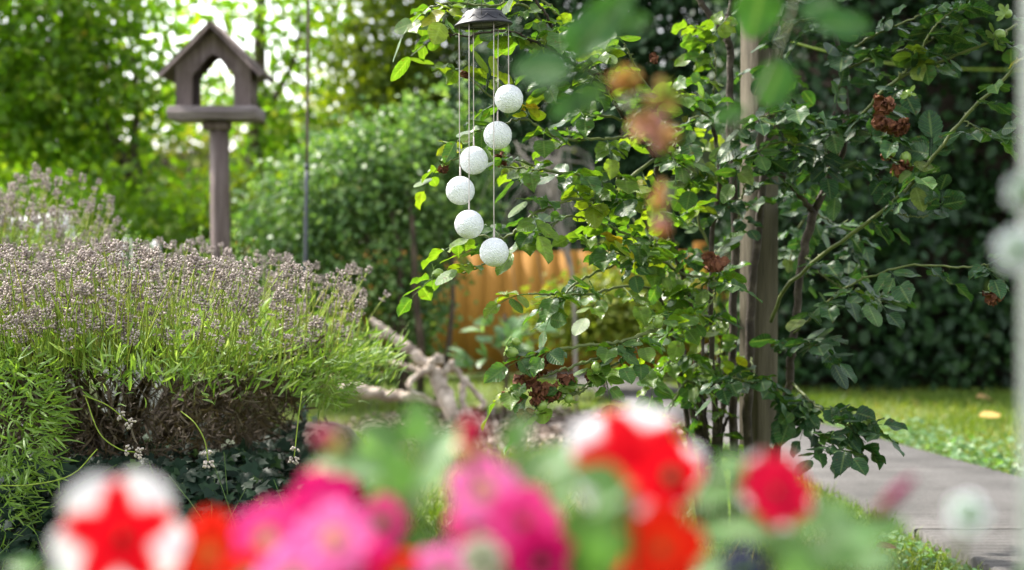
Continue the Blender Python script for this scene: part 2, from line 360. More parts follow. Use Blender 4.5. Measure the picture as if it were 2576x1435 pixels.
M['fallen'] = leaf_mat('fallen', [(0, (.36, .22, .10)), (1, (.50, .33, .10))], .2, .6, .3)
M['planter'] = noisy_mat('planter', [(.3, (.10, .06, .035)), (.7, (.20, .13, .08))], 8, 6, .7, .4, 30, .006, (1, 6, 8))

# chime ball: crushed white glass
m, N, L, b = new_mat('glass_grain'); M['glass_grain'] = m
vo = N.new('ShaderNodeTexVoronoi'); vo.inputs['Scale'].default_value = 420; tc = N.new('ShaderNodeTexCoord'); L.new(tc.outputs['Object'], vo.inputs['Vector'])
vr = ramp(N, [(0, (.70, .73, .77)), (.5, (.86, .88, .91)), (1, (.93, .94, .96))]); L.new(vo.outputs['Color'], vr.inputs[0]); L.new(vr.outputs[0], b.inputs['Base Color'])
b.inputs['Roughness'].default_value = .28; b.inputs['Specular IOR Level'].default_value = .6
b.inputs['Subsurface Weight'].default_value = .25; b.inputs['Subsurface Scale'].default_value = .01; b.inputs['Subsurface Radius'].default_value = (1, 1, 1)
bump(N, L, vo.outputs['Distance'], b, .9, .004)

# lawn ground
m, N, L, b = new_mat('lawn'); M['lawn'] = m
n1 = noise(N, L, 1.3, 5); n2 = noise(N, L, 45, 6)
r1 = ramp(N, [(.3, (.085, .135, .022)), (.55, (.13, .18, .028)), (.72, (.22, .20, .075))]); L.new(n1.outputs[0], r1.inputs[0])
r2 = ramp(N, [(.3, (.45, .45, .4)), (.7, (1.3, 1.3, 1.2))]); L.new(n2.outputs[0], r2.inputs[0])
L.new(mixc(N, L, r1.outputs[0], r2.outputs[0], 1.0, 'MULTIPLY'), b.inputs['Base Color']); b.inputs['Roughness'].default_value = .95
bump(N, L, n2.outputs[0], b, .9, .03)

# ribbed concrete
m, N, L, b = new_mat('ribbed_concrete'); M['concrete'] = m
n1 = noise(N, L, 3.0, 6); n2 = noise(N, L, 120, 4)
r1 = ramp(N, [(.25, (.034, .033, .030)), (.45, (.064, .060, .056)), (.75, (.106, .100, .095))]); L.new(n1.outputs[0], r1.inputs[0])
r2 = ramp(N, [(.3, (.75, .75, .75)), (.7, (1.2, 1.2, 1.2))]); L.new(n2.outputs[0], r2.inputs[0])
L.new(mixc(N, L, r1.outputs[0], r2.outputs[0], 1.0, 'MULTIPLY'), b.inputs['Base Color']); b.inputs['Roughness'].default_value = .9
bump(N, L, n2.outputs[0], b, .35, .004)

# ------------------------------------------------------------------ ground, lawn, path, beds
g = Geo(); xs = np.linspace(-90, 90, 2); g.add([(-90, -5, 0), (90, -5, 0), (90, 180, 0), (-90, 180, 0)], [(0, 1, 2, 3)])
part('lawn_ground', g, M['lawn'], kind='structure')

# the path: slabs with real cross ridges, 35 mm above the grass
def path_edges(y):
    l = np.interp(y, [2.4, 3.92, 5.27, 7.5, 9.0, 10.5], [1.29, 1.150, 1.035, .70, .42, .05])
    w = np.interp(y, [2.4, 5.2, 6.66, 9.0, 10.5], [.70, .70, .62, .46, .45]); return l, l + w
g = Geo(); joints = [2.4, 3.17, 4.32, 5.47, 6.62, 7.77, 8.92, 10.0]
for j0, j1 in zip(joints[:-1], joints[1:]):
    ys = np.arange(j0 + .005, j1 - .005, .0105); k = len(ys)
    l, r = path_edges(ys); ph = np.arange(k) % 4
    zt = .036 + np.where(ph < 2, 0, -.0060) + rng.normal(0, .0004, k); zt[0] = zt[-1] = .030
    v = np.concatenate([np.stack([l, ys, zt * 0 - .02], 1), np.stack([l, ys, zt - .003], 1), np.stack([l + .006, ys, zt], 1), np.stack([r - .006, ys, zt], 1), np.stack([r, ys, zt - .003], 1), np.stack([r, ys, zt * 0 - .02], 1)])
    i = np.arange(k - 1); q = [np.stack([c * k + i, (c + 1) * k + i, (c + 1) * k + i + 1, c * k + i + 1], 1) for c in range(5)]
    e0 = [(0, k, 2 * k, 3 * k), (0, 3 * k, 4 * k, 5 * k), (k - 1, 4 * k - 1, 3 * k - 1, 2 * k - 1), (k - 1, 6 * k - 1, 5 * k - 1, 4 * k - 1)]
    g.add(v, np.concatenate(q + [np.array(e0)]))
part('garden_path', g, M['concrete'], kind='structure', smooth=False)

# bark mulch bed
th = np.linspace(0, 2 * np.pi, 40, endpoint=False); rr = 1 + .10 * np.sin(3 * th + 1) + .06 * np.sin(7 * th)
g = Geo(); bx, by = .02, 6.95
rim = np.stack([bx + .78 * rr * np.cos(th), by + .75 * rr * np.sin(th), 0 * th + .004], 1)
g.add(np.vstack([rim, [(bx, by, .02)]]), None, [(40, i, (i + 1) % 40) for i in range(40)])
part('mulch_bed', g, M['mulch'], kind='structure')
g = Geo(); n = 2600; a = rng.random(n) * 2 * np.pi; r_ = np.sqrt(rng.random(n)) * 1.05
pos = np.stack([bx + .78 * r_ * np.cos(a), by + .75 * r_ * np.sin(a), .012 + .012 * rng.random(n)], 1)
al = nrm(rng.normal(size=(n, 3)) * np.array([1, 1, .25])); leaves(g, lf_simple(.22), pos, al, nrm(np.array([0, 0, 1]) + .5 * rvec(n)), rng.uniform(.02, .055, n))
tag(part('bark_chips', g, M['chip'], kind='stuff'), 'scattered brown and pale bark chips on the mulch bed', 'bark chips')

# grass blades
def scatter_grass(g, n, x0, x1, y0, y1, h=.035, test=None):
    x = rng.uniform(x0, x1, n); y = rng.uniform(y0, y1, n)
    l, r = path_edges(y); ok = ~((x > l - .01) & (x < r + .01))
    ok &= ((x - bx) / .72) ** 2 + ((y - by) / .70) ** 2 > 1
    if test is not None: ok &= test(x, y)
    dens = np.sin(x * 3.1 + 1.3 * np.sin(y * 2.3)) * np.sin(y * 2.7 + 2 * np.sin(x * 1.7)); ok &= rng.random(n) < .62 + .38 * dens
    x, y = x[ok], y[ok]; k = len(x)
    al = nrm(np.stack([rng.normal(0, .5, k), rng.normal(0, .5, k), np.ones(k)], 1)); nor = rvec(k); nor[:, 2] *= .3
    leaves(g, LF_GRASS, np.stack([x, y, np.zeros(k)], 1), al, nor, h * rng.uniform(.5, 1.5, k), rnd=np.clip(.5 + .28 * dens[ok] * -1 + rng.normal(0, .22, k), 0, 1), wid=1.3)
g = Geo()
scatter_grass(g, 42000, -1.1, 1.35, 3.7, 6.6)
scatter_grass(g, 16000, -1.4, 1.2, 6.4, 9.6, .04)
scatter_grass(g, 46000, 1.2, 3.3, 4.6, 8.9, .04)
tag(part('grass', g, M['grass'], kind='stuff'), 'short lawn grass either side of the path', 'grass')
# broad leaved weeds by the path edge
g = Geo(); n = 900; y = rng.uniform(4.9, 7.2, n); x = path_edges(y)[1] + np.abs(rng.normal(0, .22, n)) + .02
leaves(g, LF_ROUND, np.stack([x, y, .015 + .03 * rng.random(n)], 1), nrm(rng.normal(size=(n, 3)) * np.array([1, 1, .3])), nrm(np.array([0, -.2, 1]) + .5 * rvec(n)), rng.uniform(.02, .04, n))
n = 260; y = rng.uniform(3.7, 4.4, n); x = path_edges(y)[0] - np.abs(rng.normal(0, .15, n)) - .02
leaves(g, LF_ROUND, np.stack([x, y, .01 + .015 * rng.random(n)], 1), nrm(rng.normal(size=(n, 3)) * np.array([1, 1, .3])), nrm(np.array([0, -.2, 1]) + .5 * rvec(n)), rng.uniform(.012, .025, n))
tag(part('clover_weeds', g, M['rhodo_leaf'], kind='stuff'), 'low clover and moss growing along both path edges', 'weeds')
for (px, py, lab) in ((2480, 1022, 'tan curled dead leaf lying on the lawn in front of the dark hedge'), (2490, 1072, 'small yellow fallen leaf on the lawn near the pale upright'), (2250, 1420, 'reddish brown fallen leaf on the mossy edge below the path')):
    d = CAMH * FPX / (py - 632); p = P(px, py, d); g = Geo(); p[2] = .045
    leaves(g, LF_BIG, [p - np.array([.05, 0, 0])], [(1, .25, .12)], [(-.2, -.35, 1)], .11 if py < 1400 else .06, rnd=[.1 if py != 1072 else .9], wid=1.5)
    tag(part('fallen_leaf', g, M['fallen'] if py < 1400 else M['dead_petal'], origin=p), lab, 'leaf', 'fallen leaves on the grass')

# raised bed under the lavender
gx = np.linspace(-3.6, -.2, 60); gy = np.linspace(2.9, 6.2, 50); X, Y = np.meshgrid(gx, gy)
ss = lambda a, b, x: (lambda t: t * t * (3 - 2 * t))(np.clip((x - a) / (b - a), 0, 1))
def bedz(x, y):
    return -.01 + .24 * ss(3.15, 3.62, y + .05 * np.sin(x * 5)) * (1 - ss(5.2, 5.9, y)) * (1 - ss(-.62, -.36, x + .04 * np.sin(y * 7)))
g = Geo(); Z = bedz(X, Y); k = len(gx)
i = np.arange(len(gy) - 1)[:, None] * k + np.arange(k - 1)[None]
g.add(np.stack([X, Y, Z], -1), np.stack([i, i + 1, i + k + 1, i + k], -1).reshape(-1, 4))
part('soil_bed', g, M['soil'], kind='structure')
# ivy on its flank
g = Geo(); n = 6500; x = rng.uniform(-1.75, -.34, n); y = rng.uniform(3.08, 4.0, n) + (rng.random(n) < .2) * rng.uniform(0, 1.2, n); z = bedz(x, y)
ok = (z > -.005) | (rng.random(n) < .3); x, y, z = x[ok], y[ok], z[ok]; n = len(x)
pos = np.stack([x, y, np.maximum(z, 0) + .01 + .075 * rng.random(n) ** 1.5], 1)
leaves(g, _ivv, pos, nrm(np.array([0, -.6, -.5]) + .8 * rvec(n)), nrm(np.array([0, -.6, .8]) + .55 * rvec(n)), rng.uniform(.022, .05, n), tris=LF_IVY_T)
pts = []
for _ in range(60):
    a = np.array([rng.uniform(-1.6, -.45), rng.uniform(3.3, 3.6), 0]); a[2] = bedz(a[0], a[1]) + .07
    dx = rng.uniform(-.3, .3); q_ = [a + np.array([dx * t, -.35 * t, 0]) for t in (0, .33, .66, 1)]
    for w_ in q_: w_[2] = max(bedz(w_[0], w_[1]), 0) + rng.uniform(.05, .12)
    pts.append(bez(q_, 10))
tubes(g, np.array(pts), np.full((60, 10), .0013), 4, rnd=np.full(60, .97))
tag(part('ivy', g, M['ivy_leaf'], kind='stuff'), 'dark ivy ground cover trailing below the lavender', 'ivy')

# ------------------------------------------------------------------ lavender
def spike_geo(s=1.0):
    g = Geo(); whorls = [(0, .0062, 7), (.0052, .0066, 8), (.0105, .0056, 6), (.0145, .0034, 4)]
    if rng.random() < .7: whorls = [(-.013 - .006 * rng.random(), .0056, 7)] + whorls
    if rng.random() < .25: whorls = whorls[:3]
    for (z, r_, n) in whorls:
        ph = rng.random() * 6
        for j in range(n):
            a = ph + 2 * np.pi * j / n + rng.normal(0, .2); dr = np.array([math.cos(a), math.sin(a), rng.uniform(.5, 1.1)]); dr = dr / np.linalg.norm(dr)
            c = np.array([math.cos(a) * r_ * .55, math.sin(a) * r_ * .55, z + rng.normal(0, .0008)]); L_, w_ = .0066, .0021
            u = nrm(np.cross(dr, (0, 0, 1))); w = np.cross(dr, u); e = c + dr * L_
            v = [c, c + dr * L_ * .6 + u * w_, c + dr * L_ * .6 + w * w_, c + dr * L_ * .6 - u * w_, c + dr * L_ * .6 - w * w_, e]
            g.add(np.array(v) * s, None, [(0, 2, 1), (0, 3, 2), (0, 4, 3), (0, 1, 4), (5, 1, 2), (5, 2, 3), (5, 3, 4), (5, 4, 1)], rnd=rng.random())
    return g
SPIKES = []
for k in range(7):
    me = spike_geo().mesh('flower_spike', (0, 0, 0), False); me.materials.append(M['lav_flower'])
    SPIKES.append((me, spike_geo()))

def lavender(name, label, C, rx, ry, ztop, drop, n_stem, n_leaf, n_dry, stem_len, lobes=(), n_ind=100, lean=(0, 0), base_z=.3, slope=0.0):
    root = thing(name, (C[0], C[1], base_z), label, 'lavender', 'lavender bushes on the raised bed')
    def top(x, y): return ztop - drop * (((x - C[0]) / rx) ** 2 + ((y - C[1]) / ry) ** 2) - slope * np.clip((x - C[0] - .1) / rx, 0, 2) + .035 * np.clip((y - C[1]) / ry, 0, 1)
    # leafy shell
    g = Geo()
    a = rng.random(n_leaf) * 2 * np.pi; r_ = np.sqrt(rng.random(n_leaf)) * 1.05; wob = 1 + .06 * np.sin(a * 5 + 1) + .05 * np.sin(a * 9)
    x = C[0] + rx * r_ * wob * np.cos(a); y = C[1] + ry * r_ * wob * np.sin(a)
    z = top(x, y) + rng.normal(0, .032, n_leaf) - .02
    out = np.stack([np.cos(a) * r_, np.sin(a) * r_, np.ones(n_leaf) * 1.0], 1)
    al = nrm(out * np.array([.8, .8, .8]) + .8 * rvec(n_leaf)); 
    leaves(g, LF_LAV, np.stack([x, y, z], 1), al, rvec(n_leaf), rng.uniform(.025, .052, n_leaf), wid=1.05)
    for (c, rad, n) in lobes:
        dv = rvec(n); p = np.asarray(c) + dv * np.asarray(rad) * (.5 + .5 * rng.random(n))[:, None]
        leaves(g, LF_LAV, p, nrm(dv * np.array([1, 1, .3]) + np.array([0, -.2, -.1]) + .6 * rvec(n)), rvec(n), rng.uniform(.025, .048, n), rnd=.7 * rng.random(n), wid=1.0)
    part('foliage', g, M['lav_leaf'], root)
    # woody dry underside
    g = Geo(); a = rng.random(n_dry) * 2 * np.pi; h = rng.random(n_dry)
    rr_ = (.25 + .25 * rng.random(n_dry) ** .5 + .44 * h ** .7) * rng.uniform(.85, 1.04, n_dry); x = C[0] + rx * rr_ * np.cos(a); y = C[1] + ry * rr_ * np.sin(a)
    z = base_z + .02 + (ztop - drop - .03 - base_z) * h
    al = nrm(np.stack([np.cos(a), np.sin(a), rng.normal(0, .8, n_dry)], 1) * .6 + rvec(n_dry) * .8)
    leaves(g, LF_LAV, np.stack([x, y, z], 1), al, rvec(n_dry), rng.uniform(.018, .05, n_dry), rnd=np.clip(rng.random(n_dry) ** 1.3 * .8 + .45 * h ** 3 * rng.random(n_dry), 0, 1))
    K = 90; a = rng.random(K) * 2 * np.pi; pts = np.zeros((K, 6, 3))
    for j in range(6):
        t = j / 5; rj = .12 + .8 * t ** 1.2; pts[:, j, 0] = C[0] + rx * rj * np.cos(a) + rng.normal(0, .012, K); pts[:, j, 1] = C[1] + ry * rj * np.sin(a) + rng.normal(0, .012, K)
        pts[:, j, 2] = base_z + (ztop - drop - base_z) * t ** .8 + rng.normal(0, .012, K)
    tubes(g, pts, np.linspace(.009, .003, 6)[None].repeat(K, 0), 5, rnd=rng.random(K) * .6)
    part('woody_base', g, M['lav_dry'], root)
    # flower stalks and spikes
    a = rng.random(n_stem) * 2 * np.pi; r_ = np.sqrt(rng.random(n_stem)) * .98
    fr = rng.random(n_stem) < .38; a = np.where(fr, -np.pi / 2 + rng.normal(0, .75, n_stem), a); r_ = np.where(fr, rng.uniform(.66, 1.02, n_stem), r_)
    x = C[0] + rx * r_ * np.cos(a); y = C[1] + ry * r_ * np.sin(a); z = top(x, y) - .03
    ln = rng.uniform(stem_len[0], stem_len[1], n_stem); splay = np.stack([np.cos(a) * r_ * .20 + rng.normal(0, .10, n_stem) + lean[0], np.sin(a) * r_ * .15 + rng.normal(0, .10, n_stem) + lean[1], np.ones(n_stem)], 1)
    dr = nrm(splay); b0 = np.stack([x, y, z], 1); curve = rng.normal(0, .11, (n_stem, 3)); curve[:, 2] = 0
    t = np.linspace(0, 1, 5)[None, :, None]; pts = b0[:, None] + dr[:, None] * ln[:, None, None] * t + curve[:, None] * ln[:, None, None] * t ** 2
    g = Geo(); tubes(g, pts, np.full((n_stem, 5), .0014), 3)
    ne = int(n_stem * .9); ia = rng.integers(0, n_stem, ne); sh = pts[ia] + rng.normal(0, .02, (ne, 1, 3)) * np.array([1, 1, .4]); tubes(g, sh[:, 0:1] + (sh - sh[:, 0:1]) * rng.uniform(.4, .9, ne)[:, None, None], np.full((ne, 5), .0013), 3)
    part('flower_stalks', g, M['lav_stem'], root, kind='stuff')
    tipd = nrm(pts[:, 4] - pts[:, 3]); tips = pts[:, 4]
    d = np.linalg.norm(tips - np.array([0, 0, CAMH]), axis=1)
    px = CX + tips[:, 0] / tips[:, 1] * FPX; seen = (px > 0) & (px < 2576)
    order = np.argsort(np.where(seen, d, 99)); rest = Geo()
    for rank, i in enumerate(order):
        me, sg = SPIKES[i % 7]; sc = rng.uniform(1.0, 1.6); q_ = Vector(tipd[i]).to_track_quat('Z', 'Y').to_matrix()
        if rank < n_ind:
            o = bpy.data.objects.new('flower_spike', me); COL.objects.link(o); o.parent = root
            o.matrix_local = Matrix.Translation(Vector(tips[i] - wloc(root))) @ q_.to_4x4() @ Matrix.Scale(sc, 4)
        else:
            v = np.concatenate(sg.v) * sc @ np.array(q_).T + tips[i]
            rest.add(v, None, np.concatenate(sg.t), rnd=np.concatenate(sg.rnd))
    if rest.n: part('flower_spikes', rest, M['lav_flower'], root, smooth=False, kind='stuff')
    return root

LAV = lavender('lavender_bush', 'wide lavender bush with faded mauve spikes and bare woody underside', (-1.04, 4.2), .645, .80, .595, .018, 900, 10500, 12000, (.05, .25),
         lobes=[((-1.08, 3.36, .43), (.13, .12, .17), 1100), ((-1.12, 3.38, .27), (.10, .10, .12), 320), ((-.47, 4.0, .47), (.08, .20, .08), 320)], base_z=.22, slope=.07)
# drooping spent stems on the front
for pts in ([(215, 1000, 3.36), (250, 1090, 3.33), (300, 1130, 3.32), (340, 1138, 3.32)], [(455, 1035, 3.36), (490, 1065, 3.33), (515, 1110, 3.32), (523, 1160, 3.32)], [(210, 995, 3.36), (270, 1020, 3.35), (320, 1060, 3.35)], [(245, 1130, 3.3), (180, 1195, 3.28), (80, 1220, 3.27), (-20, 1222, 3.27)], [(760, 985, 3.5), (750, 1060, 3.48), (740, 1150, 3.45)]):
    g = Geo(); w_ = [P(*p) for p in pts]; tube(g, w_, .0014, 5, 16); so = part('drooping_stalk', g, M['lav_stem'], LAV)
    dd = nrm(w_[-1] - w_[-2]); q_ = np.array(Vector(dd).to_track_quat('Z', 'Y').to_matrix()); sg = SPIKES[0][1]
    if pts[-1][0] > 0:
        gs = Geo(); gs.add(np.concatenate(sg.v) * 1.5 @ q_.T + w_[-1], None, np.concatenate(sg.t), rnd=np.concatenate(sg.rnd) * .3 + .7); part('flower_spike', gs, M['lav_flower'], so, smooth=False)
lavender('lavender_bush', 'smaller taller lavender with thin pale stems behind the wide one at its left end', (-1.54, 4.95), .26, .30, .84, .12, 190, 1800, 500, (.10, .25), n_ind=40, lean=(.12, 0), base_z=.2)

# rosemary sprigs behind
root = thing('rosemary_bush', (-1.35, 5.5, .2), 'feathery pale green rosemary sprigs rising behind the lavender spikes', 'rosemary')
g = Geo(); gs = Geo()
for (px, y0, y1) in ((318, 700, 560), (345, 700, 590), (300, 700, 610), (498, 700, 575), (515, 700, 610), (470, 700, 620), (290, 700, 590), (610, 700, 560), (622, 720, 600), (380, 700, 600)):
    a, b_ = P(px, 900, 5.4), P(px + rng.normal(0, 8), y1, 5.4); tube(gs, [a, b_], [.004, .0015], 5, 6)
    n = 170; t = .35 + .65 * rng.random(n); p = a + (b_ - a) * t[:, None]; an = rvec(n); an[:, 2] = .9 + 0 * t
    leaves(g, LF_NEEDLE, p, nrm(an), rvec(n), rng.uniform(.02, .036, n) * (1.25 - .6 * t), wid=1.3)
part('foliage', g, M['shrub_leaf'], root); part('stems', gs, M['bark'], root)

# ------------------------------------------------------------------ pale boulders behind the lavender
def boulder(c, r_, lab):
    g = Geo(); nu, nv = 20, 14; th = np.linspace(0, 2 * np.pi, nu, endpoint=False); ph = np.linspace(-np.pi / 2, np.pi / 2, nv)
    d = np.stack([np.cos(ph)[:, None] * np.cos(th), np.cos(ph)[:, None] * np.sin(th), np.sin(ph)[:, None] + 0 * th], -1); s = rng.random(3) * 9
    k = 1 + .16 * np.sin(d[..., 0] * 4 + s[0]) * np.cos(d[..., 1] * 3 + s[1]) + .10 * np.sin(d[..., 2] * 6 + s[2] + d[..., 0] * 5)
    v = np.asarray(c) + np.sign(d) * np.abs(d) ** .6 * k[..., None] * np.asarray(r_)
    i = np.arange(nv - 1)[:, None] * nu; j = np.arange(nu)[None]; j2 = (j + 1) % nu
    g.add(v.reshape(-1, 3), np.stack([i + j, i + j2, i + nu + j2, i + nu + j], -1).reshape(-1, 4))
    tag(part('boulder', g, M['pale_stone'], origin=(c[0], c[1], c[2] - r_[2])), lab, 'boulder', 'pale boulders behind the lavender')
p = P(30, 560, 7.0); boulder((p[0], p[1], .48), (.27, .25, .50), 'tall pale boulder behind the thin lavender stems')
p = P(300, 610, 6.6); boulder((p[0], p[1], .36), (.060, .09, .42), 'slim pale upright stone just left of the rosemary sprigs')
p = P(372, 600, 6.6); boulder((p[0], p[1], .37), (.060, .09, .43), 'slim pale upright stone right of the rosemary sprigs')

# ------------------------------------------------------------------ bird table
D = 6.7; c0 = P(546, 290, D); s_ = D / FPX
rt = thing('bird_table', (c0[0], c0[1], 0), 'weathered brown wooden bird table with pitched roof on a post', 'bird table')
a_ = R(-2); RM = np.array([[math.cos(a_), -math.sin(a_), 0, c0[0]], [math.sin(a_), math.cos(a_), 0, c0[1]], [0, 0, 1, 0], [0, 0, 0, 1.]])
zt0 = P(548, 305, D)[2]; zt1 = P(548, 272, D)[2]; HW, HD = .180, .098          # tray half sizes
g = Geo(); box(g, (-HW, -HD, zt0 + .006), (HW, HD, zt0 + .022), RM)
for (lo, hi) in (((-HW - .008, -HD - .010, zt0), (HW + .008, -HD, zt1)), ((-HW - .008, HD, zt0), (HW + .008, HD + .010, zt1)), ((-HW - .010, -HD, zt0 + .001), (-HW, HD, zt1 - .001)), ((HW, -HD, zt0 + .001), (HW + .010, HD, zt1 - .001))):
    box(g, lo, hi, RM, bev=.003)
box(g, (-HW - .012, -HD - .013, zt0 + .020), (HW + .012, -HD - .0102, zt1 - .016), RM)
part('tray', g, M['table_tray'], rt, smooth=False)
wall0 = zt0 + .022; eave = P(548, 174, D)[2]; apex = P(543, 80, D)[2]; WX = .160
def extr(geo, poly, y0, y1):
    poly = np.array(poly); k = len(poly); v = np.concatenate([np.stack([poly[:, 0], 0 * poly[:, 0] + y, poly[:, 1]], 1) for y in (y0, y1)]) @ RM[:3, :3].T + RM[:3, 3]
    # ear clipping through mathutils
    from mathutils.geometry import tessellate_polygon
    tr = tessellate_polygon([[Vector((p_[0], p_[1], 0)) for p_ in poly]])
    t = [tuple(x) for x in tr] + [tuple(i + k for i in x[::-1]) for x in tr]
    geo.add(v, [(i, (i + 1) % k, (i + 1) % k + k, i + k) for i in range(k)], t)
iw = .088; zz = lambda y: P(548, y, D)[2]
inner = [(iw, wall0), (iw, zz(196)), (iw - .010, zz(189)), (iw - .016, zz(180)), (iw - .027, zz(182)), (iw - .034, zz(172)), (iw * .28, zz(152)), (0, zz(142))]
inner = inner + [(-x, z) for x, z in inner[-2::-1]]
for nm, y0, y1 in (('front_gable', -HD + .02, -HD + .036), ('rear_gable', HD - .036, HD - .02)):
    g = Geo(); extr(g, [(WX, wall0), (WX, eave), (0, apex - .012), (-WX, eave), (-WX, wall0)] + inner[::-1], y0, y1)
    part(nm, g, M['table_wood'], rt, smooth=False)
for sx in (-1, 1):
    g = Geo(); x0, x1 = sorted((sx * (WX - .016), sx * (WX - .001))); box(g, (x0, -HD + .037, wall0), (x1, HD - .037, eave - .002), RM); part('side_wall', g, M['table_wood'], rt, smooth=False)
    ang = math.atan2(apex - eave, WX); g = Geo(); n_pl = 5; LN = (WX + .050) / math.cos(ang); nx, nz = math.sin(ang), math.cos(ang); th_ = .018
    x1, z1 = LN * math.cos(ang), apex + .002 - LN * math.sin(ang); DW = (2 * HD + .08) / n_pl
    for k in range(n_pl):
        y0 = -HD - .040 + k * DW; tt = th_ + .0015 * (k % 2)
        extr(g, [(sx * .0004, apex + .002), (sx * x1, z1), (sx * (x1 + nx * tt), z1 + nz * tt), (sx * .0004, apex + .002 + tt / nz)], y0 + .0008, y0 + DW - .0008)
    part('roof_panel', g, M['table_wood'], rt, smooth=False)
g = Geo(); box(g, (-.055, -.05, zt0 - .040), (.055, .05, zt0 - .001), RM, bev=.006); part('bracket', g, M['table_wood'], rt, smooth=False)
g = Geo(); pw = .034; lean = np.array(RM); 
v0 = P(551, 320, D); v1 = P(558, 1080, D); hv = np.array([math.cos(R(-8)), math.sin(R(-8)), 0]); hu = np.array([-hv[1], hv[0], 0])
tube(g, [np.array([v1[0], c0[1], 0.0]), np.array([v0[0], c0[1], zt0 - .041])], pw * 1.25, 4, 6); part('post', g, M['table_wood'], rt, smooth=False)

# ------------------------------------------------------------------ slim pole
a = P(768, 690, 6.2); rt = thing('garden_pole', (a[0], a[1], 0), 'slim dark metal pole standing between the bird table and the round shrub', 'pole')
g = Geo(); tube(g, [(a[0] - .004, a[1], 0), (a[0], a[1], P(0, 690, 6.2)[2]), P(772, 420, 6.2)], .0082, 10, 8); part('lower_tube', g, M['dark_metal'], rt)
g = Geo(); tube(g, [P(772, 421, 6.2), P(774, 200, 6.2), P(776, -60, 6.2), P(778, -220, 6.2)], .0062, 8, 8); part('upper_rod', g, M['rust'], rt)
g = Geo(); c = P(772, 420, 6.2); tube(g, [c - (0, 0, .012), c + (0, 0, .012)], .0105, 10, 3); part('joint_collar', g, M['dark_metal'], rt)

# ------------------------------------------------------------------ wind chime
D = 3.28; s_ = D / FPX; cc = P(1216.5, 66, D); up = nrm(np.array([-.055, 0.0, 1.0]))
rt = thing('wind_chime', cc, 'hanging wind chime of six frosted white balls on cords below a dark disc', 'wind chime')
g = Geo(); prof = [(.0, .0035), (.030, .0035), (.0305, .0045), (.034, .0045), (.0345, .0035), (.045, .0035), (.0455, .0045), (.0495, .0045), (.050, .002), (.0585, .0), (.0612, .0008), (.0618, .0025), (.0600, .0045), (.0520, .0105), (.0460, .0175), (.0425, .0245), (.0405, .0262), (.0385, .0262), (.0375, .0300), (.0360, .0312), (.0, .0312)]
lathe(g, prof, cc, 64, up=up); part('cap', g, M['cap_plastic'], rt)
g = Geo(); w = up; u = nrm(np.cross(w, (0.1, 1, 0.05))); vv = np.cross(w, u)
for k in range(10):                                              # raised petal line round the cap
    t = np.linspace(0, 1, 13); a = (k + t) * 2 * np.pi / 10; hgt = .0085 + .0120 * np.abs(2 * t - 1) ** 1.3; rr_ = np.interp(hgt, [.0045, .0105, .0175, .0245], [.0600, .0520, .0460, .0425]) + .0004
    tube(g, cc + rr_[:, None] * (np.cos(a)[:, None] * u + np.sin(a)[:, None] * vv) + hgt[:, None] * w, .0007, 5)
part('cap_moulding', g, M['cap_plastic'], rt)
g = Geo(); lathe(g, [(.0, .0325), (.031, .0325), (.031, .0313)], cc, 40, up=up); part('solar_panel', g, M['solar'], rt)
g = Geo(); box(g, cc + (-.029, -.012, -.004), cc + (-.023, -.005, .003)); part('switch', g, M['wire'], rt, smooth=False)
top = P(1213, -235, D)
for (px, py, dy) in ((1171, 50, .0), (1211, 73, -.052), (1268, 61, .0)):
    a = P(px, py - 3, D + dy); g = Geo(); tube(g, [a, top], .0006, 5, 4); part('hanging_wire', g, M['wire'], rt)
g = Geo(); th = np.linspace(0, 2 * np.pi, 24); tube(g, top + np.stack([.008 * np.cos(th), 0 * th, .008 + .008 * np.sin(th)], 1), .0012, 6); part('hanging_ring', g, M['wire'], rt)
tp2 = np.array([top[0], top[1], 2.02]); g = Geo(); tube(g, [top + (0, 0, .016), tp2], .0012, 5, 3); part('hanging_string', g, M['wire'], rt)
def ball_geo(c, r_, seed):
    g = Geo(); nu, nv = 96, 56; th = np.linspace(0, 2 * np.pi, nu, endpoint=False); ph = np.linspace(-np.pi / 2 + .01, np.pi / 2 - .01, nv); rg = np.random.default_rng(seed)
    d = np.stack([np.cos(ph)[:, None] * np.cos(th), np.cos(ph)[:, None] * np.sin(th), np.sin(ph)[:, None] + 0 * th], -1)
    k = 1 + .011 * rg.normal(size=(nv, nu)) * np.cos(ph)[:, None] ** .5
    i = np.arange(nv - 1)[:, None] * nu; j = np.arange(nu)[None]; j2 = (j + 1) % nu
    g.add((np.asarray(c) + r_ * k[..., None] * d).reshape(-1, 3), np.stack([i + j, i + j2, i + nu + j2, i + nu + j], -1).reshape(-1, 4)); return g
for k, (bxp, byp, cxp, dd) in enumerate(((1280, 249, 1279, 0), (1252, 341, 1253, .042), (1192, 404, 1191, .042), (1158, 480, 1155, 0), (1180, 565, 1180, -.042), (1243, 635, 1242, -.042))):
    c = P(bxp, byp, D + dd); bt = part('ball', ball_geo(c, .0299, k), M['glass_grain'], rt, origin=c)
    ct = P(cxp, 66, D + dd); ct[2] = cc[2] + .002 - (ct[0] - cc[0]) * (-.055)
    g = Geo(); tube(g, [ct, P((cxp + bxp) / 2, byp - 50, D + dd), c + (0, 0, .040)], .00105, 6, 12); part('cord', g, M['cord'], rt)
    g = Geo(); tube(g, [c + (0, 0, .0295), c + (0, 0, .033), c + (0, 0, .050)], [.0030, .0018, .0015], 8); part('cord_clip', g, M['cord'], bt)

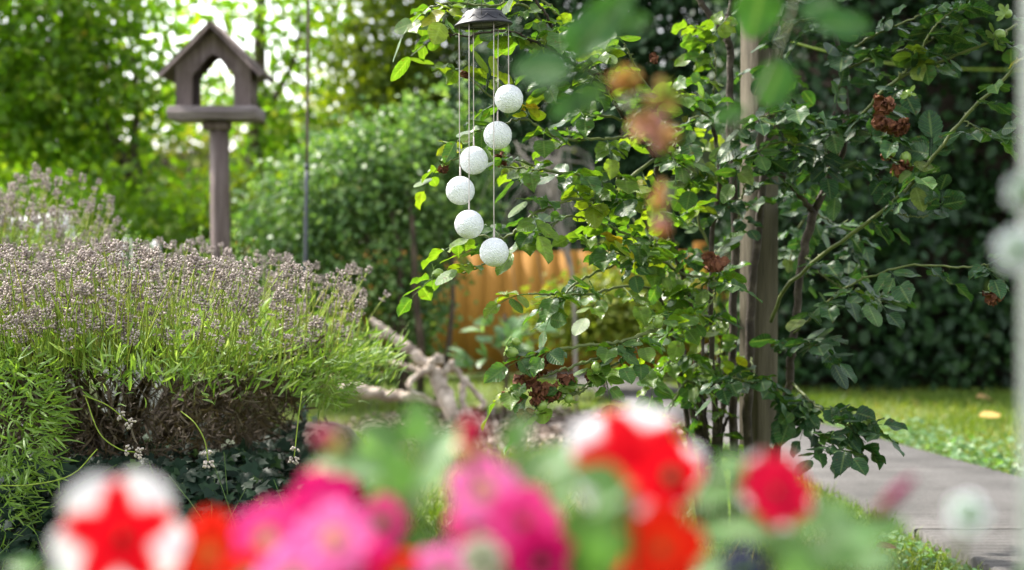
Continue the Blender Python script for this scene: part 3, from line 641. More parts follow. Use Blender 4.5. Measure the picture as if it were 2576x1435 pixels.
# ------------------------------------------------------------------ rose arbour: post with a beam overhead that also carries the chime
pc = P(1908, 1000, 4.25); rt = thing('garden_post', (pc[0], pc[1], 0), 'weathered grey square timber post in the rose canes', 'post')
Mz = np.eye(4); Mz[:3, :3] = np.array(Matrix.Rotation(R(33.5), 3, 'Z')); Mz[:2, 3] = pc[:2]
g = Geo(); box(g, (-.0375, -.0375, -.05), (.0375, .0375, 2.02), Mz, bev=.003); part('upright', g, M['post_wood'], rt, smooth=False)
dx, dy = tp2[0] - pc[0], tp2[1] - pc[1]; ln = math.hypot(dx, dy); Mb = np.eye(4); Mb[:3, :3] = np.array(Matrix.Rotation(math.atan2(dy, dx), 3, 'Z')); Mb[:3, 3] = (pc[0], pc[1], 2.02)
g = Geo(); box(g, (-.10, -.03, .001), (ln + .15, .03, .07), Mb, bev=.003); part('cross_arm', g, M['post_wood'], rt, smooth=False)

# ------------------------------------------------------------------ roses
def compound(gl, gt, base, d, L_, n=5, size=.05, up=(0, 0, 1), rnd=None, droop=.25):
    """a pinnate rose leaf with 5-7 leaflets"""
    d = nrm(d); upv = nrm(np.asarray(up, float) + .22 * rng.normal(size=3)); side = nrm(np.cross(d, upv)); upv = np.cross(side, d)
    t = np.linspace(0, 1, 5)[:, None]; ax = base + d * L_ * t + np.array([0, 0, -1]) * droop * L_ * t ** 2
    tube(gt, ax, [.0013, .0008], 4, rnd=.4, closed=False)
    pos, al, nm, sz = [], [], [], []
    fr = [(1.0, 0)] + [(f, s) for f in ((.62, .3) if n == 5 else (.72, .45, .2)) for s in (-1, 1)]
    for f, s in fr:
        i = min(int(f * 4), 3); p = ax[i] + (ax[i + 1] - ax[i]) * (f * 4 - i); tg = nrm(ax[i + 1] - ax[i])
        dv = tg if s == 0 else nrm(tg * .45 + side * s * .9)
        pos.append(p + dv * .004); al.append(nrm(dv + .16 * rng.normal(size=3) + np.array([0, 0, -.14 - .25 * rng.random() ** 3]))); nm.append(nrm(upv + .26 * rng.normal(size=3))); sz.append(size * rng.uniform(.75, 1.15) * (1.12 if s == 0 else .9))
    b = (rng.random() if rnd is None else rnd)
    leaves(gl, LF_ROSE, pos, np.array(al), np.array(nm), np.array(sz), rnd=np.clip(b + rng.normal(0, .12, len(pos)), 0, .96 if b > .84 else .88), wid=rng.uniform(.9, 1.15, len(pos)))

def thorns(g, pts, r_, n):
    k = len(pts)
    for _ in range(n):
        i = rng.integers(1, k - 1); tg = nrm(pts[i + 1] - pts[i - 1]); s = nrm(np.cross(tg, rng.normal(size=3))); p = pts[i] + s * r_ * .8; e = p + s * .007 - tg * .002; w = np.cross(tg, s)
        g.add([p + tg * .003, p - tg * .003, p + w * .0015, p - w * .0015, e], None, [(0, 2, 4), (2, 1, 4), (1, 3, 4), (3, 0, 4)])

def dead_bloom(parent, c, r_=.022, dirn=(0, 0, -1), lab=None):
    """a spent rose: crumpled brown petals"""
    g = Geo(); dirn = nrm(np.asarray(dirn, float))
    for k in range(15):
        nu, nv = 7, 6; ax = nrm(dirn + .75 * rng.normal(size=3)); s1 = nrm(np.cross(ax, rng.normal(size=3))); s2 = np.cross(ax, s1)
        uu = np.linspace(-1, 1, nu)[:, None]; tt = np.linspace(0, 1, nv)[None]
        wd = r_ * .75 * np.sin(np.pi * (.15 + .75 * tt)); v = c + (tt * r_ * 1.5)[..., None] * ax + (uu * wd)[..., None] * s1 + ((.45 * r_ * np.abs(uu) * tt + r_ * .35 * np.sin(uu * 5 + k) * tt))[..., None] * s2
        v = v + rng.normal(0, r_ * .09, v.shape); i = np.arange(nu - 1)[:, None] * nv + np.arange(nv - 1)[None]
        g.add(v.reshape(-1, 3), np.stack([i, i + 1, i + nv + 1, i + nv], -1).reshape(-1, 4))
    return part('dead_bloom', g, M['dead_petal'], parent, origin=c, smooth=False, label=lab)

def hip(parent, c, r_=.010, dirn=(0, 0, -1)):
    """green hip with sepals"""
    g = Geo(); dirn = nrm(np.asarray(dirn, float)); lathe(g, [(.0, -r_ * 1.2), (.3 * r_, -r_ * 1.05), (.75 * r_, -.7 * r_), (r_, -.1 * r_), (.9 * r_, .5 * r_), (.5 * r_, .95 * r_), (.35 * r_, 1.05 * r_), (0, 1.0 * r_)], c, 16, up=dirn)
    for k in range(5):
        s = nrm(np.cross(dirn, rng.normal(size=3))); leaves(g, LF_BIG, [c + dirn * r_ * .95 + s * r_ * .3], [nrm(s + dirn * .35)], [dirn], r_ * rng.uniform(1.6, 2.4))
    return part('rose_hip', g, M['hip'], parent, origin=c)

def cane_part(root, name, pts, rad, mat, nthorn=8, n=40):
    g = Geo(); w_ = bez([P(*p) for p in pts], n); w_[1:-1] += rng.normal(0, .0016, (n - 2, 3))
    tube(g, w_, rad, 8, wob=.05); thorns(g, w_, float(np.mean(rad)), nthorn); part(name, g, mat, root); return w_

def dress(gl, gt, w_, step, size, lo=.1, rnd=None, side=None, L_=(.06, .10), toward=(0, -.45, .1)):
    """compound leaves all along a stem"""
    seg = np.linalg.norm(np.diff(w_, axis=0), axis=1); s = np.concatenate([[0], np.cumsum(seg)]); tot = s[-1]; x = tot * lo; k = 0
    while x < tot:
        p = np.array([np.interp(x, s, w_[:, j]) for j in range(3)]); q_ = np.array([np.interp(min(x + .01, tot), s, w_[:, j]) for j in range(3)]); tg = nrm(q_ - p + 1e-6)
        a = rng.normal(size=3); a = nrm(a - tg * np.dot(a, tg)); d = nrm(a * np.array([1, 1, .55]) + tg * .5 + np.asarray(toward))
        compound(gl, gt, p, d, rng.uniform(*L_), 5 if rng.random() < .7 else 7, size * rng.uniform(.8, 1.2), rnd=None if rnd is None else rnd())
        x += step * rng.uniform(.6, 1.4); k += 1
    compound(gl, gt, w_[-1], nrm(w_[-1] - w_[-2]), .08, 5, size, rnd=None if rnd is None else rnd())

# -- left hand rose bush with sunlit leaves
base = P(1790, 1372, 4.27); RB = thing('rose_bush', (base[0] - .02, base[1], 0), 'open rose bush with sunlit yellow green leaves and brown spent blooms', 'rose bush')
gl = gt = Geo()
mixr = lambda: float(np.clip(rng.beta(2.0, 2.4) * .80 if rng.random() > .02 else rng.uniform(.85, 1), 0, 1))
CL = [  # (points, radii, cane material, leaf step)
 ([(1795, 1372, 4.27), (1770, 1150, 4.22), (1755, 950, 4.15), (1735, 760, 4.05), (1690, 600, 3.9), (1660, 470, 3.85), (1650, 400, 3.8)], [.010, .008, .0055], 'cane', .12),
 ([(1785, 1372, 4.25), (1800, 1140, 4.2), (1792, 900, 4.1), (1790, 640, 4.0), (1810, 430, 3.95), (1790, 300, 3.9)], [.010, .007, .005], 'cane', .10),
 ([(1770, 1372, 4.25), (1735, 1120, 4.15), (1715, 960, 4.1), (1690, 840, 4.0), (1640, 700, 3.9)], [.008, .005], 'cane', .09),
 ([(1850, 815, 4.1), (1780, 795, 3.85), (1700, 805, 3.65), (1635, 834, 3.50), (1571, 858, 3.42), (1508, 868, 3.36), (1436, 873, 3.32), (1363, 893, 3.29)], [.0052, .0042, .003], 'green_cane', .12),
 ([(1571, 858, 3.42), (1542, 887, 3.39), (1482, 909, 3.35), (1412, 931, 3.31), (1335, 957, 3.28)], [.0038, .0026], 'green_cane', .2),
 ([(1614, 849, 3.47), (1557, 911, 3.40), (1513, 933, 3.36), (1460, 981, 3.31), (1428, 992, 3.29)], [.003, .002], 'green_cane', .11),
 ([(1542, 887, 3.39), (1505, 950, 3.35), (1455, 990, 3.31), (1390, 1010, 3.28)], [.003, .002], 'green_cane', .2),
 ([(1650, 400, 3.8), (1563, 459, 3.7), (1549, 443, 3.65), (1484, 443, 3.58), (1379, 430, 3.48), (1313, 406, 3.42)], [.0045, .003], 'green_cane', .055),
 ([(1680, 560, 3.9), (1600, 520, 3.75), (1516, 506, 3.6), (1458, 500, 3.5), (1392, 514, 3.45), (1342, 540, 3.4), (1308, 572, 3.4), (1268, 600, 3.4), (1205, 594, 3.42)], [.0045, .0025], 'green_cane', .07),
 ([(1690, 640, 3.95), (1580, 590, 3.75), (1500, 560, 3.6), (1430, 545, 3.55), (1365, 590, 3.5)], [.004, .002], 'green_cane', .055),
 ([(1735, 760, 4.05), (1600, 720, 3.8), (1480, 740, 3.6), (1400, 740, 3.5), (1330, 740, 3.45)], [.004, .002], 'green_cane', .10),
 ([(1690, 600, 3.9), (1560, 660, 3.75), (1470, 700, 3.6), (1420, 740, 3.55), (1400, 770, 3.5)], [.004, .002], 'green_cane', .11),
 ([(1650, 400, 3.8), (1570, 300, 3.7), (1515, 199, 3.6), (1430, 153, 3.5), (1408, 98, 3.45), (1380, 46, 3.42), (1337, -10, 3.4)], [.005, .003], 'cane', .055),
 ([(1515, 199, 3.6), (1480, 140, 3.55), (1420, 58, 3.5), (1356, -10, 3.5)], [.0035, .003], 'green_cane', .06),
 ([(1515, 199, 3.6), (1374, 120, 3.45), (1273, 77, 3.42), (1180, 90, 3.42), (1120, 85, 3.42)], [.0035, .002], 'cane', .06),
 ([(1430, 153, 3.5), (1330, 20, 3.48), (1230, 15, 3.46), (1130, 10, 3.44), (1080, 20, 3.44)], [.0035, .002], 'green_cane', .055),
 ([(1570, 300, 3.7), (1460, 280, 3.6), (1360, 250, 3.5), (1280, 270, 3.46), (1170, 190, 3.46)], [.0035, .002], 'green_cane', .075),
 ([(1600, 340, 3.7), (1500, 350, 3.6), (1400, 345, 3.5), (1320, 300, 3.45), (1240, 320, 3.44)], [.0035, .002], 'green_cane', .075),
 ([(1790, 300, 3.9), (1720, 250, 3.8), (1640, 230, 3.7), (1590, 150, 3.65), (1570, 110, 3.6)], [.004, .002], 'green_cane', .06),
 ([(1790, 430, 3.9), (1700, 400, 3.8), (1640, 330, 3.7), (1610, 270, 3.65)], [.004, .002], 'green_cane', .055),
 ([(1792, 700, 4.0), (1720, 690, 3.9), (1650, 650, 3.75), (1560, 640, 3.65), (1500, 610, 3.6)], [.004, .002], 'green_cane', .055),
 ([(1770, 900, 4.1), (1700, 900, 3.9), (1640, 950, 3.8), (1600, 930, 3.75)], [.004, .002], 'green_cane', .06),
 ([(1780, 1000, 4.15), (1730, 960, 4.0), (1690, 1020, 3.95), (1680, 1060, 3.9)], [.004, .002], 'green_cane', .06),
 ([(1735, 760, 4.05), (1790, 700, 3.8), (1800, 740, 3.7), (1760, 800, 3.65)], [.003, .002], 'green_cane', .06),
 ([(1790, 640, 4.0), (1740, 500, 4.0), (1720, 400, 4.1), (1700, 330, 4.2)], [.004, .002], 'green_cane', .06),
 ([(1735, 760, 4.05), (1660, 620, 4.2), (1580, 540, 4.3), (1520, 480, 4.3)], [.004, .002], 'green_cane', .055),
 ([(1268, 600, 3.4), (1235, 645, 3.42), (1190, 680, 3.43), (1105, 690, 3.44)], [.0025, .0016], 'green_cane', .09),
 ([(1379, 430, 3.48), (1280, 420, 3.5), (1200, 400, 3.5), (1115, 405, 3.5)], [.0025, .0016], 'green_cane', .1),
 ([(1795, 240, 4.0), (1800, 150, 4.0), (1790, 90, 4.0)], [.003, .002], 'green_cane', .05),
 ([(1790, 300, 3.95), (1740, 300, 3.95), (1690, 380, 3.9), (1740, 440, 3.85)], [.003, .002], 'green_cane', .05),
]
for pts, rad, mt, st in CL:
    w_ = cane_part(RB, 'cane', pts, rad, M[mt], 10 if mt == 'cane' else 5)
    dress(gl, gt, w_, st * 1.05, .053, .42 if len(pts) > 4 and pts[0][1] > 1300 else .12, mixr)
# thin base shoots
for (x0, x1, y1, dd) in ((1760, 1722, 880, 4.2), (1778, 1765, 820, 4.25), (1795, 1810, 900, 4.15), (1800, 1840, 960, 4.1), (1812, 1825, 860, 4.25), (1770, 1700, 940, 4.2), (1785, 1750, 1000, 4.1), (1805, 1850, 1010, 4.18)):
    w_ = cane_part(RB, 'cane', [(x0 + 20, 1372, 4.27), (x0 + 10, 1250, 4.25), (x0, 1130, 4.2), (x1, y1, dd)], [.009, .0045], M['cane'], 8)
    dress(gl, gt, w_, .16, .045, .55, mixr)
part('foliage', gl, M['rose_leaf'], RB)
for (px, py, d, r_, dv) in ((1340, 908, 3.29, .024, (0, -.2, -1)), (1322, 950, 3.28, .017, (.2, 0, -1)), (1360, 975, 3.28, .018, (.3, -.2, -1)), (1290, 992, 3.27, .015, (-.1, 0, -1)), (1350, 1000, 3.27, .013, (0, -.2, -1)), (1322, 1037, 3.27, .014, (0, 0, -1)), (1388, 985, 3.28, .014, (.4, 0, -1)), (1428, 945, 3.32, .016, (0, 0, -1)), (1490, 945, 3.35, .012, (0, -.2, -1)), (1800, 650, 3.75, .022, (-.3, 0, -1)), (1650, 145, 3.65, .010, (-1, 0, .1)), (1262, 400, 3.43, .012, (-1, 0, -.2)), (1172, 180, 3.45, .010, (-.3, 0, -1)), (1115, 420, 3.49, .010, (-.3, 0, -1))):
    dead_bloom(RB, P(px, py, d), r_, dv)
for (px, py, d, r_, dv) in ((1288, 888, 3.29, .013, (-1, 0, .3)), (1305, 978, 3.275, .013, (-.6, -.2, -.8)), (1362, 1020, 3.27, .013, (-.3, 0, -1)), (1298, 860, 3.30, .009, (-1, 0, .3)), (1500, 925, 3.34, .011, (.2, 0, -1)), (1430, 1003, 3.29, .010, (.2, -.6, -1)), (1104, 688, 3.44, .011, (-1, 0, .1)), (1122, 405, 3.5, .010, (-1, 0, -.2)), (1655, 812, 3.5, .012, (-.3, 0, .8))):
    hip(RB, P(px, py, d), r_, dv)

# -- climbing rose on the post and out to the right
base = P(1935, 1375, 4.2); RC = thing('climbing_rose', (base[0], base[1], 0), 'climbing rose with shaded dark leaves and thick thorny canes against the post', 'climbing rose')
gl = gt = Geo(); darkr = lambda: float(np.clip(rng.beta(1.6, 2.6), 0, 1))
CR = [
 ([(1850, 1375, 4.22), (1848, 1150, 4.2), (1842, 900, 4.17), (1850, 600, 4.15), (1836, 300, 4.12), (1838, 130, 4.1), (1805, 65, 4.1), (1765, 10, 4.1), (1740, -60, 4.1)], [.013, .011, .009, .007], 'cane', .5, .8),
 ([(1838, 135, 4.1), (1830, 70, 4.08), (1845, -10, 4.08), (1850, -80, 4.1)], [.009, .007], 'cane', .3, .6),
 ([(1905, 1375, 4.15), (1882, 1150, 4.13), (1885, 900, 4.12), (1892, 720, 4.12), (1910, 560, 4.12), (1925, 400, 4.12), (1938, 250, 4.12), (1942, 60, 4.12), (1945, -60, 4.12)], [.013, .012, .009, .008], 'cane', .3, .6),
 ([(1940, 1375, 4.15), (1958, 1080, 4.1), (1985, 980, 4.08), (1990, 900, 4.06), (2003, 780, 4.05), (2022, 640, 4.05), (2048, 530, 4.05)], [.013, .011, .010, .012], 'cane', .5, .6),
 ([(2048, 530, 4.05), (2095, 445, 4.05), (2125, 360, 4.03), (2128, 260, 4.02), (2112, 140, 4.02), (2090, 40, 4.02), (2080, -60, 4.02)], [.010, .007, .005], 'cane', .10, .3),
 ([(2048, 535, 4.05), (2010, 490, 4.02), (1965, 440, 4.0), (1930, 420, 4.0)], [.008, .005], 'cane', .10, .4),
 ([(2070, 490, 4.05), (2085, 430, 4.03), (2080, 350, 4.0), (2100, 280, 3.98)], [.006, .004], 'cane', .07, .2),
 ([(1940, 810, 4.1), (1987, 714, 4.0), (2110, 610, 3.85), (2232, 524, 3.75), (2321, 430, 3.7), (2421, 300, 3.65), (2500, 225, 3.62), (2571, 150, 3.6), (2640, 100, 3.6)], [.0052, .0044, .003], 'green_cane', .085, .42),
 ([(2085, 430, 4.0), (2150, 310, 3.9), (2258, 200, 3.8), (2380, 150, 3.75), (2503, 100, 3.7), (2560, 60, 3.7)], [.005, .003], 'green_cane', .085, .2),
 ([(1995, 840, 4.05), (2124, 727, 3.8), (2275, 671, 3.7), (2438, 673, 3.6), (2488, 665, 3.58)], [.0035, .002], 'green_cane', .15, .2),
 ([(1990, 960, 4.08), (2040, 1010, 3.9), (2110, 1060, 3.8), (2165, 1080, 3.75)], [.004, .002], 'green_cane', .040, .2),
 ([(1985, 990, 4.08), (2020, 1070, 3.9), (2080, 1100, 3.8), (2100, 1130, 3.75)], [.003, .002], 'green_cane', .06, .3),
 ([(1990, 880, 4.06), (2010, 860, 3.95), (2060, 870, 3.85)], [.003, .002], 'green_cane', .045, .2),
 ([(1890, 900, 4.1), (1900, 960, 3.95), (1880, 960, 3.85), (1840, 950, 3.8)], [.003, .002], 'green_cane', .045, .2),
 ([(2128, 300, 4.02), (2200, 290, 3.9), (2260, 330, 3.8), (2290, 390, 3.72)], [.004, .002], 'green_cane', .06, .2),
 ([(2128, 350, 4.03), (2050, 300, 3.9), (1980, 280, 3.85), (1900, 300, 3.8)], [.004, .002], 'green_cane', .05, .15),
 ([(2100, 400, 4.03), (2030, 370, 3.9), (1950, 360, 3.85), (1880, 400, 3.8)], [.004, .002], 'green_cane', .05, .15),
 ([(2112, 140, 4.02), (2200, 90, 3.9), (2290, 50, 3.8), (2380, 20, 3.75)], [.004, .002], 'green_cane', .055, .1),
 ([(2112, 180, 4.02), (2220, 140, 3.95), (2330, 110, 3.85), (2400, 40, 3.8)], [.004, .002], 'green_cane', .06, .1),
 ([(2258, 200, 3.8), (2300, 150, 3.75), (2350, 70, 3.7), (2420, 10, 3.7)], [.003, .002], 'green_cane', .055, .1),
 ([(2100, 420, 4.05), (2150, 420, 3.9), (2200, 440, 3.85), (2230, 460, 3.8)], [.003, .002], 'green_cane', .06, .2),
 ([(2048, 530, 4.05), (2090, 560, 4.2), (2140, 590, 4.25), (2150, 640, 4.25)], [.003, .002], 'green_cane', .06, .2),
 ([(2022, 640, 4.05), (2080, 700, 3.95), (2150, 740, 3.9), (2200, 750, 3.85)], [.003, .002], 'green_cane', .07, .2),
 ([(2232, 524, 3.75), (2290, 545, 3.7), (2370, 540, 3.68)], [.002, .0015], 'green_cane', .2, .7),
 ([(2421, 300, 3.65), (2470, 330, 3.62), (2500, 340, 3.6)], [.002, .0015], 'green_cane', .08, .3),
 ([(1850, 600, 4.15), (1870, 480, 3.95), (1900, 420, 3.85)], [.003, .002], 'green_cane', .06, .3),
 ([(2090, 40, 4.02), (2000, 60, 4.1), (1960, 150, 4.15), (1990, 260, 4.2)], [.004, .002], 'green_cane', .06, .1),
 ([(2060, 480, 4.3), (2000, 600, 4.4), (1990, 700, 4.4), (2050, 560, 4.4)], [.004, .002], 'green_cane', .05, .1),
]
for pts, rad, mt, st, lo in CR:
    w_ = cane_part(RC, 'cane', pts, rad, M[mt], 26 if mt == 'cane' else 6)
    dress(gl, gt, w_, st * .85, .056, lo, darkr)
# unseen leafy head added over the cross arm to shade the right hand leaves
for _ in range(34):
    p = np.array([rng.uniform(.40, 1.0), rng.uniform(3.6, 4.6), rng.uniform(1.62, 2.25)]); tip = p + np.array([rng.uniform(-.3, .1), rng.uniform(-.2, .2), rng.uniform(-.05, .12)])
    w_ = bez([p + (.1, .05, -.02), p, tip], 8); tube(gt, w_, .002, 4); dress(gl, gt, w_, .05, .052, .0, darkr)
part('foliage', gl, M['rose_leaf_shaded'], RC)
for (px, py, d, r_, dv) in ((2228, 255, 3.72, .020, (-.1, -.2, -1)), (2225, 300, 3.72, .020, (-.3, -.3, -.8)), (2255, 310, 3.72, .021, (.3, -.3, -.8)), (2268, 415, 3.70, .019, (0, 0, -1)), (2230, 390, 3.70, .010, (0, 0, -1)), (2497, 740, 3.58, .016, (0, 0, -1))):
    dead_bloom(RC, P(px, py, d), r_, dv)
for (px, py, d, r_, dv) in ((2278, 398, 3.70, .014, (-.2, 0, -1)), (2242, 385, 3.7, .011, (-.5, 0, -.8)), (2285, 235, 3.7, .009, (0, -1, -.1)), (2515, 88, 3.7, .014, (-1, -.3, -.2)), (2535, 35, 3.7, .011, (-.5, -.8, 0)), (2497, 722, 3.58, .011, (0, 0, -1)), (2175, 1068, 3.75, .010, (1, 0, .3))):
    hip(RC, P(px, py, d), r_, dv)

# ------------------------------------------------------------------ right hand hedge
def hedge(name, label, x0, x1, y0, y1, h, n, mat, size, tpl=LF_SIMPLE):
    rt = thing(name, ((x0 + x1) / 2, (y0 + y1) / 2, 0), label, 'hedge')
    g = Geo(); box(g, (x0 + .15, y0 + .25, 0), (x1 - .15, y1 - .1, h - .2)); part('shade_core', g, M['soil'], rt, smooth=False)  # solid dark box standing in for the shade between the leaves
    g = Geo(); k = n // 12; x = rng.uniform(x0, x1, k); z = rng.uniform(0.02, h, k) ; y = y0 + .12 * np.sin(x * 4.3) * np.sin(z * 3.7) + np.abs(rng.normal(0, .10, k))
    side = rng.random(k) < .12; x = np.where(side, x0 + np.abs(rng.normal(0, .08, k)), x); y = np.where(side, rng.uniform(y0, y1, k), y)
    pos = np.repeat(np.stack([x, y, z], 1), 12, 0) + rng.normal(size=(k * 12, 3)) * .085; m = len(pos); pos[:, 2] = np.maximum(pos[:, 2], .02)
    leaves(g, tpl, pos, nrm(rvec(m) + np.array([0, -.4, -.5])), nrm(rvec(m) * .8 + np.array([-.1, -.75, .55])), size * rng.uniform(.6, 1.3, m), rnd=np.clip(.4 * np.repeat(rng.random(k), 12) + .6 * rng.random(m), 0, 1))
    part('foliage', g, mat, rt); return rt
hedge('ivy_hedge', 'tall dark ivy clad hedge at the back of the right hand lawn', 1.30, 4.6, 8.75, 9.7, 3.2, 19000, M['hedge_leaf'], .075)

p0, p1 = P(1952, 95, 4.25), P(2620, 178, 8.70); g = Geo(); tube(g, [p0, P(2120, 138, 5.4), P(2330, 170, 6.9), p1], .0035, 6, 30)
tag(part('garden_wire', g, M['lav_stem'], origin=p0), 'thin pale green garden wire stretched from the timber post to the dark hedge', 'wire')

# ------------------------------------------------------------------ orange fence
rt = thing('garden_fence', (-.3, 9.9, 0), 'low orange brown timber fence behind the shrubs', 'fence')
x = -2.3; k = 0
g = Geo()
while x < 1.25:
    w_ = .118 + rng.normal(0, .003); box(g, (x, 9.86 + .0015 * (k % 2), .03), (x + w_, 9.875 + .0015 * (k % 2), .80 + rng.normal(0, .004)), rnd=rng.random()); x += w_ + .0012; k += 1
part('boards', g, M['fence_wood'], rt, smooth=False)
for zz in (.18, .66):
    g = Geo(); box(g, (-2.3, 9.884, zz), (1.25, 9.92, zz + .07)); part('rail', g, M['fence_wood'], rt, smooth=False)
for xx in (-2.25, -.5, 1.2):
    g = Geo(); box(g, (xx - .04, 9.925, 0), (xx + .04, 10.0, .86), bev=.006); part('fence_post', g, M['fence_wood'], rt, smooth=False)

# ------------------------------------------------------------------ shrubs in the middle distance
def shrub(name, label, cat, base, blobs, n, size, mat, tpl, stems, clump=.07, per=12, up=.5, shell=.4, bark='bark'):
    rt = thing(name, (base[0], base[1], 0), label, cat)
    g = Geo(); crown(g, blobs, n, size, tpl, clump, per, up, shell=shell); part('foliage', g, mat, rt)
    for st in stems:
        g = Geo(); tube(g, st[0], st[1], 7, 14, wob=.06); part('stem', g, M[bark], rt)
    return rt
B = P(1040, 1000, 8.0); d = 8.0
bl = [(P(1000, 400, d), (.34, .30, .24)), (P(870, 470, d), (.30, .30, .30)), (P(1110, 480, d), (.28, .28, .30)), (P(730, 560, d), (.24, .25, .26)), (P(950, 640, d), (.36, .3, .34)), (P(1050, 700, d), (.20, .22, .32)), (P(760, 680, d + .1), (.28, .25, .25)), (P(950, 860, d + .1), (.30, .2, .2)), (P(1150, 400, d), (.16, .16, .2)), (P(1140, 280, d), (.06, .06, .2)), (P(1060, 300, d), (.08, .08, .14))]
shrub('shrub', 'big rounded shrub with small glaucous leaves behind the hanging white balls', 'shrub', B, bl, 17000, .034, M['shrub_leaf'], LF_ROUND,
      [([(B[0] + .03, B[1], 0), P(1060, 880, d - .3), P(1045, 740, d - .32), P(1040, 600, d - .3), P(1030, 480, d - .1)], [.022, .018, .012]), ([(B[0] + .12, B[1], 0), P(1130, 860, d - .2), P(1140, 700, d - .2), P(1130, 560, d)], [.018, .010]), ([(B[0] - .03, B[1], 0), P(1010, 760, d - .2), P(1000, 600, d - .2), P(960, 460, d - .1)], [.02, .010]), ([(B[0] - .06, B[1], 0), P(990, 800, d - .1), P(930, 620, d - .1), P(860, 480, d)], [.018, .008])], .055, 10)
d = 7.2; p = P(1268, 1000, d)
rt = thing('young_rhododendron', (p[0], p[1], 0), 'young plant with broad pale green leaves on a dark stem before the fence', 'plant')
g = Geo(); tube(g, [(p[0], p[1], 0), P(1276, 900, d), P(1270, 790, d)], [.010, .007], 7, 8); part('stem', g, M['bark'], rt)
gl = Geo(); tw = Geo()
for k in range(26):
    px, py = rng.uniform(1165, 1375), rng.uniform(815, 950); s0 = P(1272, py + 35, d); e = P(px, py, d + rng.uniform(-.15, .15)); dv = nrm(e - s0)
    tube(tw, [s0, e], .002, 4, 3); n = 3; leaves(gl, LF_BIG, np.tile(e, (n, 1)), nrm(dv + .7 * rvec(n)), nrm(np.array([0, -.5, 1]) + .5 * rvec(n)), rng.uniform(.06, .11, n), wid=1.1)
part('foliage', gl, M['rhodo_leaf'], rt); part('twigs', tw, M['green_cane'], rt)
p = P(1520, 900, 8.6)
shrub('golden_shrub', 'bushy golden green shrub glowing behind the rose bush', 'shrub', p, [(P(1500, 790, 8.6), (.24, .2, .2)), (P(1600, 740, 8.7), (.24, .2, .25)), (P(1420, 800, 8.6), (.14, .14, .14)), (P(1680, 780, 8.7), (.2, .2, .2))], 5200, .045, M['lime_leaf'], LF_SIMPLE, [([(p[0], p[1], 0), P(1520, 800, 8.6)], [.014, .008])])
# bare pale twigs
d = 7.9; p = P(1400, 1000, d); rt = thing('bare_shrub', (p[0], p[1], 0), 'tangle of bare pale grey twigs arching over the fence', 'bare shrub')
g = Geo(); tube(g, [(p[0] + .1, p[1], 0), P(1440, 700, d), P(1400, 520, d), P(1370, 430, d)], [.010, .006], 7, 14); part('stem', g, M['pale_twig'], rt)
K = 32; pts = np.zeros((K, 9, 3))
for k in range(K):
    o = P(rng.uniform(1290, 1440), rng.uniform(350, 470), d + rng.uniform(-.2, .2)); dx = rng.normal(0, .16); sp = rng.random(); q_ = [P(1440 - 70 * sp, 690 - 260 * sp, d), o, o + np.array([dx, rng.normal(0, .08), rng.uniform(-.28, .05)]), o + np.array([dx * 1.5 + rng.normal(0, .06), rng.normal(0, .1), rng.uniform(-.62, -.1)])]
    pts[k] = bez(q_, 9)
g = Geo(); tubes(g, pts, np.linspace(.0032, .0016, 9)[None].repeat(K, 0), 5); part('twigs', g, M['pale_twig'], rt)

# ------------------------------------------------------------------ driftwood
d = 6.9; p = P(1090, 1040, d); rt = thing('driftwood', (p[0], p[1], 0), 'bleached driftwood pieces arranged like a reclining figure beside the lavender', 'driftwood')
for nm, pts, rad in (('log', [(930, 803, 7.0), (985, 848, 6.98), (1040, 890, 6.95), (1096, 938, 6.9)], [.018, .034, .038, .032]),
    ('log', [(1072, 925, 6.88), (1098, 945, 6.86), (1120, 1000, 6.8), (1150, 1065, 6.72)], [.028, .050, .054, .042]),
    ('branch', [(1060, 945, 6.85), (1085, 915, 6.84), (1100, 902, 6.84), (1112, 915, 6.84)], [.018, .026, .028, .016]),
    ('branch', [(1090, 925, 6.85), (1050, 945, 6.8), (1028, 968, 6.78), (1040, 988, 6.76), (1072, 1002, 6.76)], [.022, .018, .018, .018, .014]),
    ('log', [(860, 975, 7.0), (960, 992, 6.95), (1040, 1002, 6.9), (1110, 1018, 6.85)], [.040, .036, .034, .020]),
    ('branch', [(980, 912, 7.0), (1030, 925, 6.98), (1070, 938, 6.95)], [.014, .018, .016]),
    ('branch', [(1110, 945, 6.84), (1130, 925, 6.84), (1142, 910, 6.84)], [.020, .022, .016]),
    ('branch', [(1135, 920, 6.86), (1165, 950, 6.88), (1195, 985, 6.9), (1218, 1010, 6.9), (1205, 1030, 6.88)], [.018, .015, .018, .018, .012]),
    ('branch', [(1166, 960, 6.85), (1162, 985, 6.82), (1166, 1020, 6.8), (1160, 1050, 6.76)], [.022, .022, .018, .020]),
    ('branch', [(1170, 1035, 6.8), (1190, 1055, 6.76), (1208, 1085, 6.72)], [.020, .022, .014]),
    ('branch', [(935, 850, 7.0), (975, 846, 6.98), (1010, 868, 6.96)], [.012, .016, .010])):
    g = Geo(); w_ = bez([P(*q_) for q_ in pts], 26); w_[1:-1] += rng.normal(0, .004, (24, 3)); tube(g, w_, np.array(rad) * .68, 11, wob=.12); part(nm, g, M['driftwood'], rt)

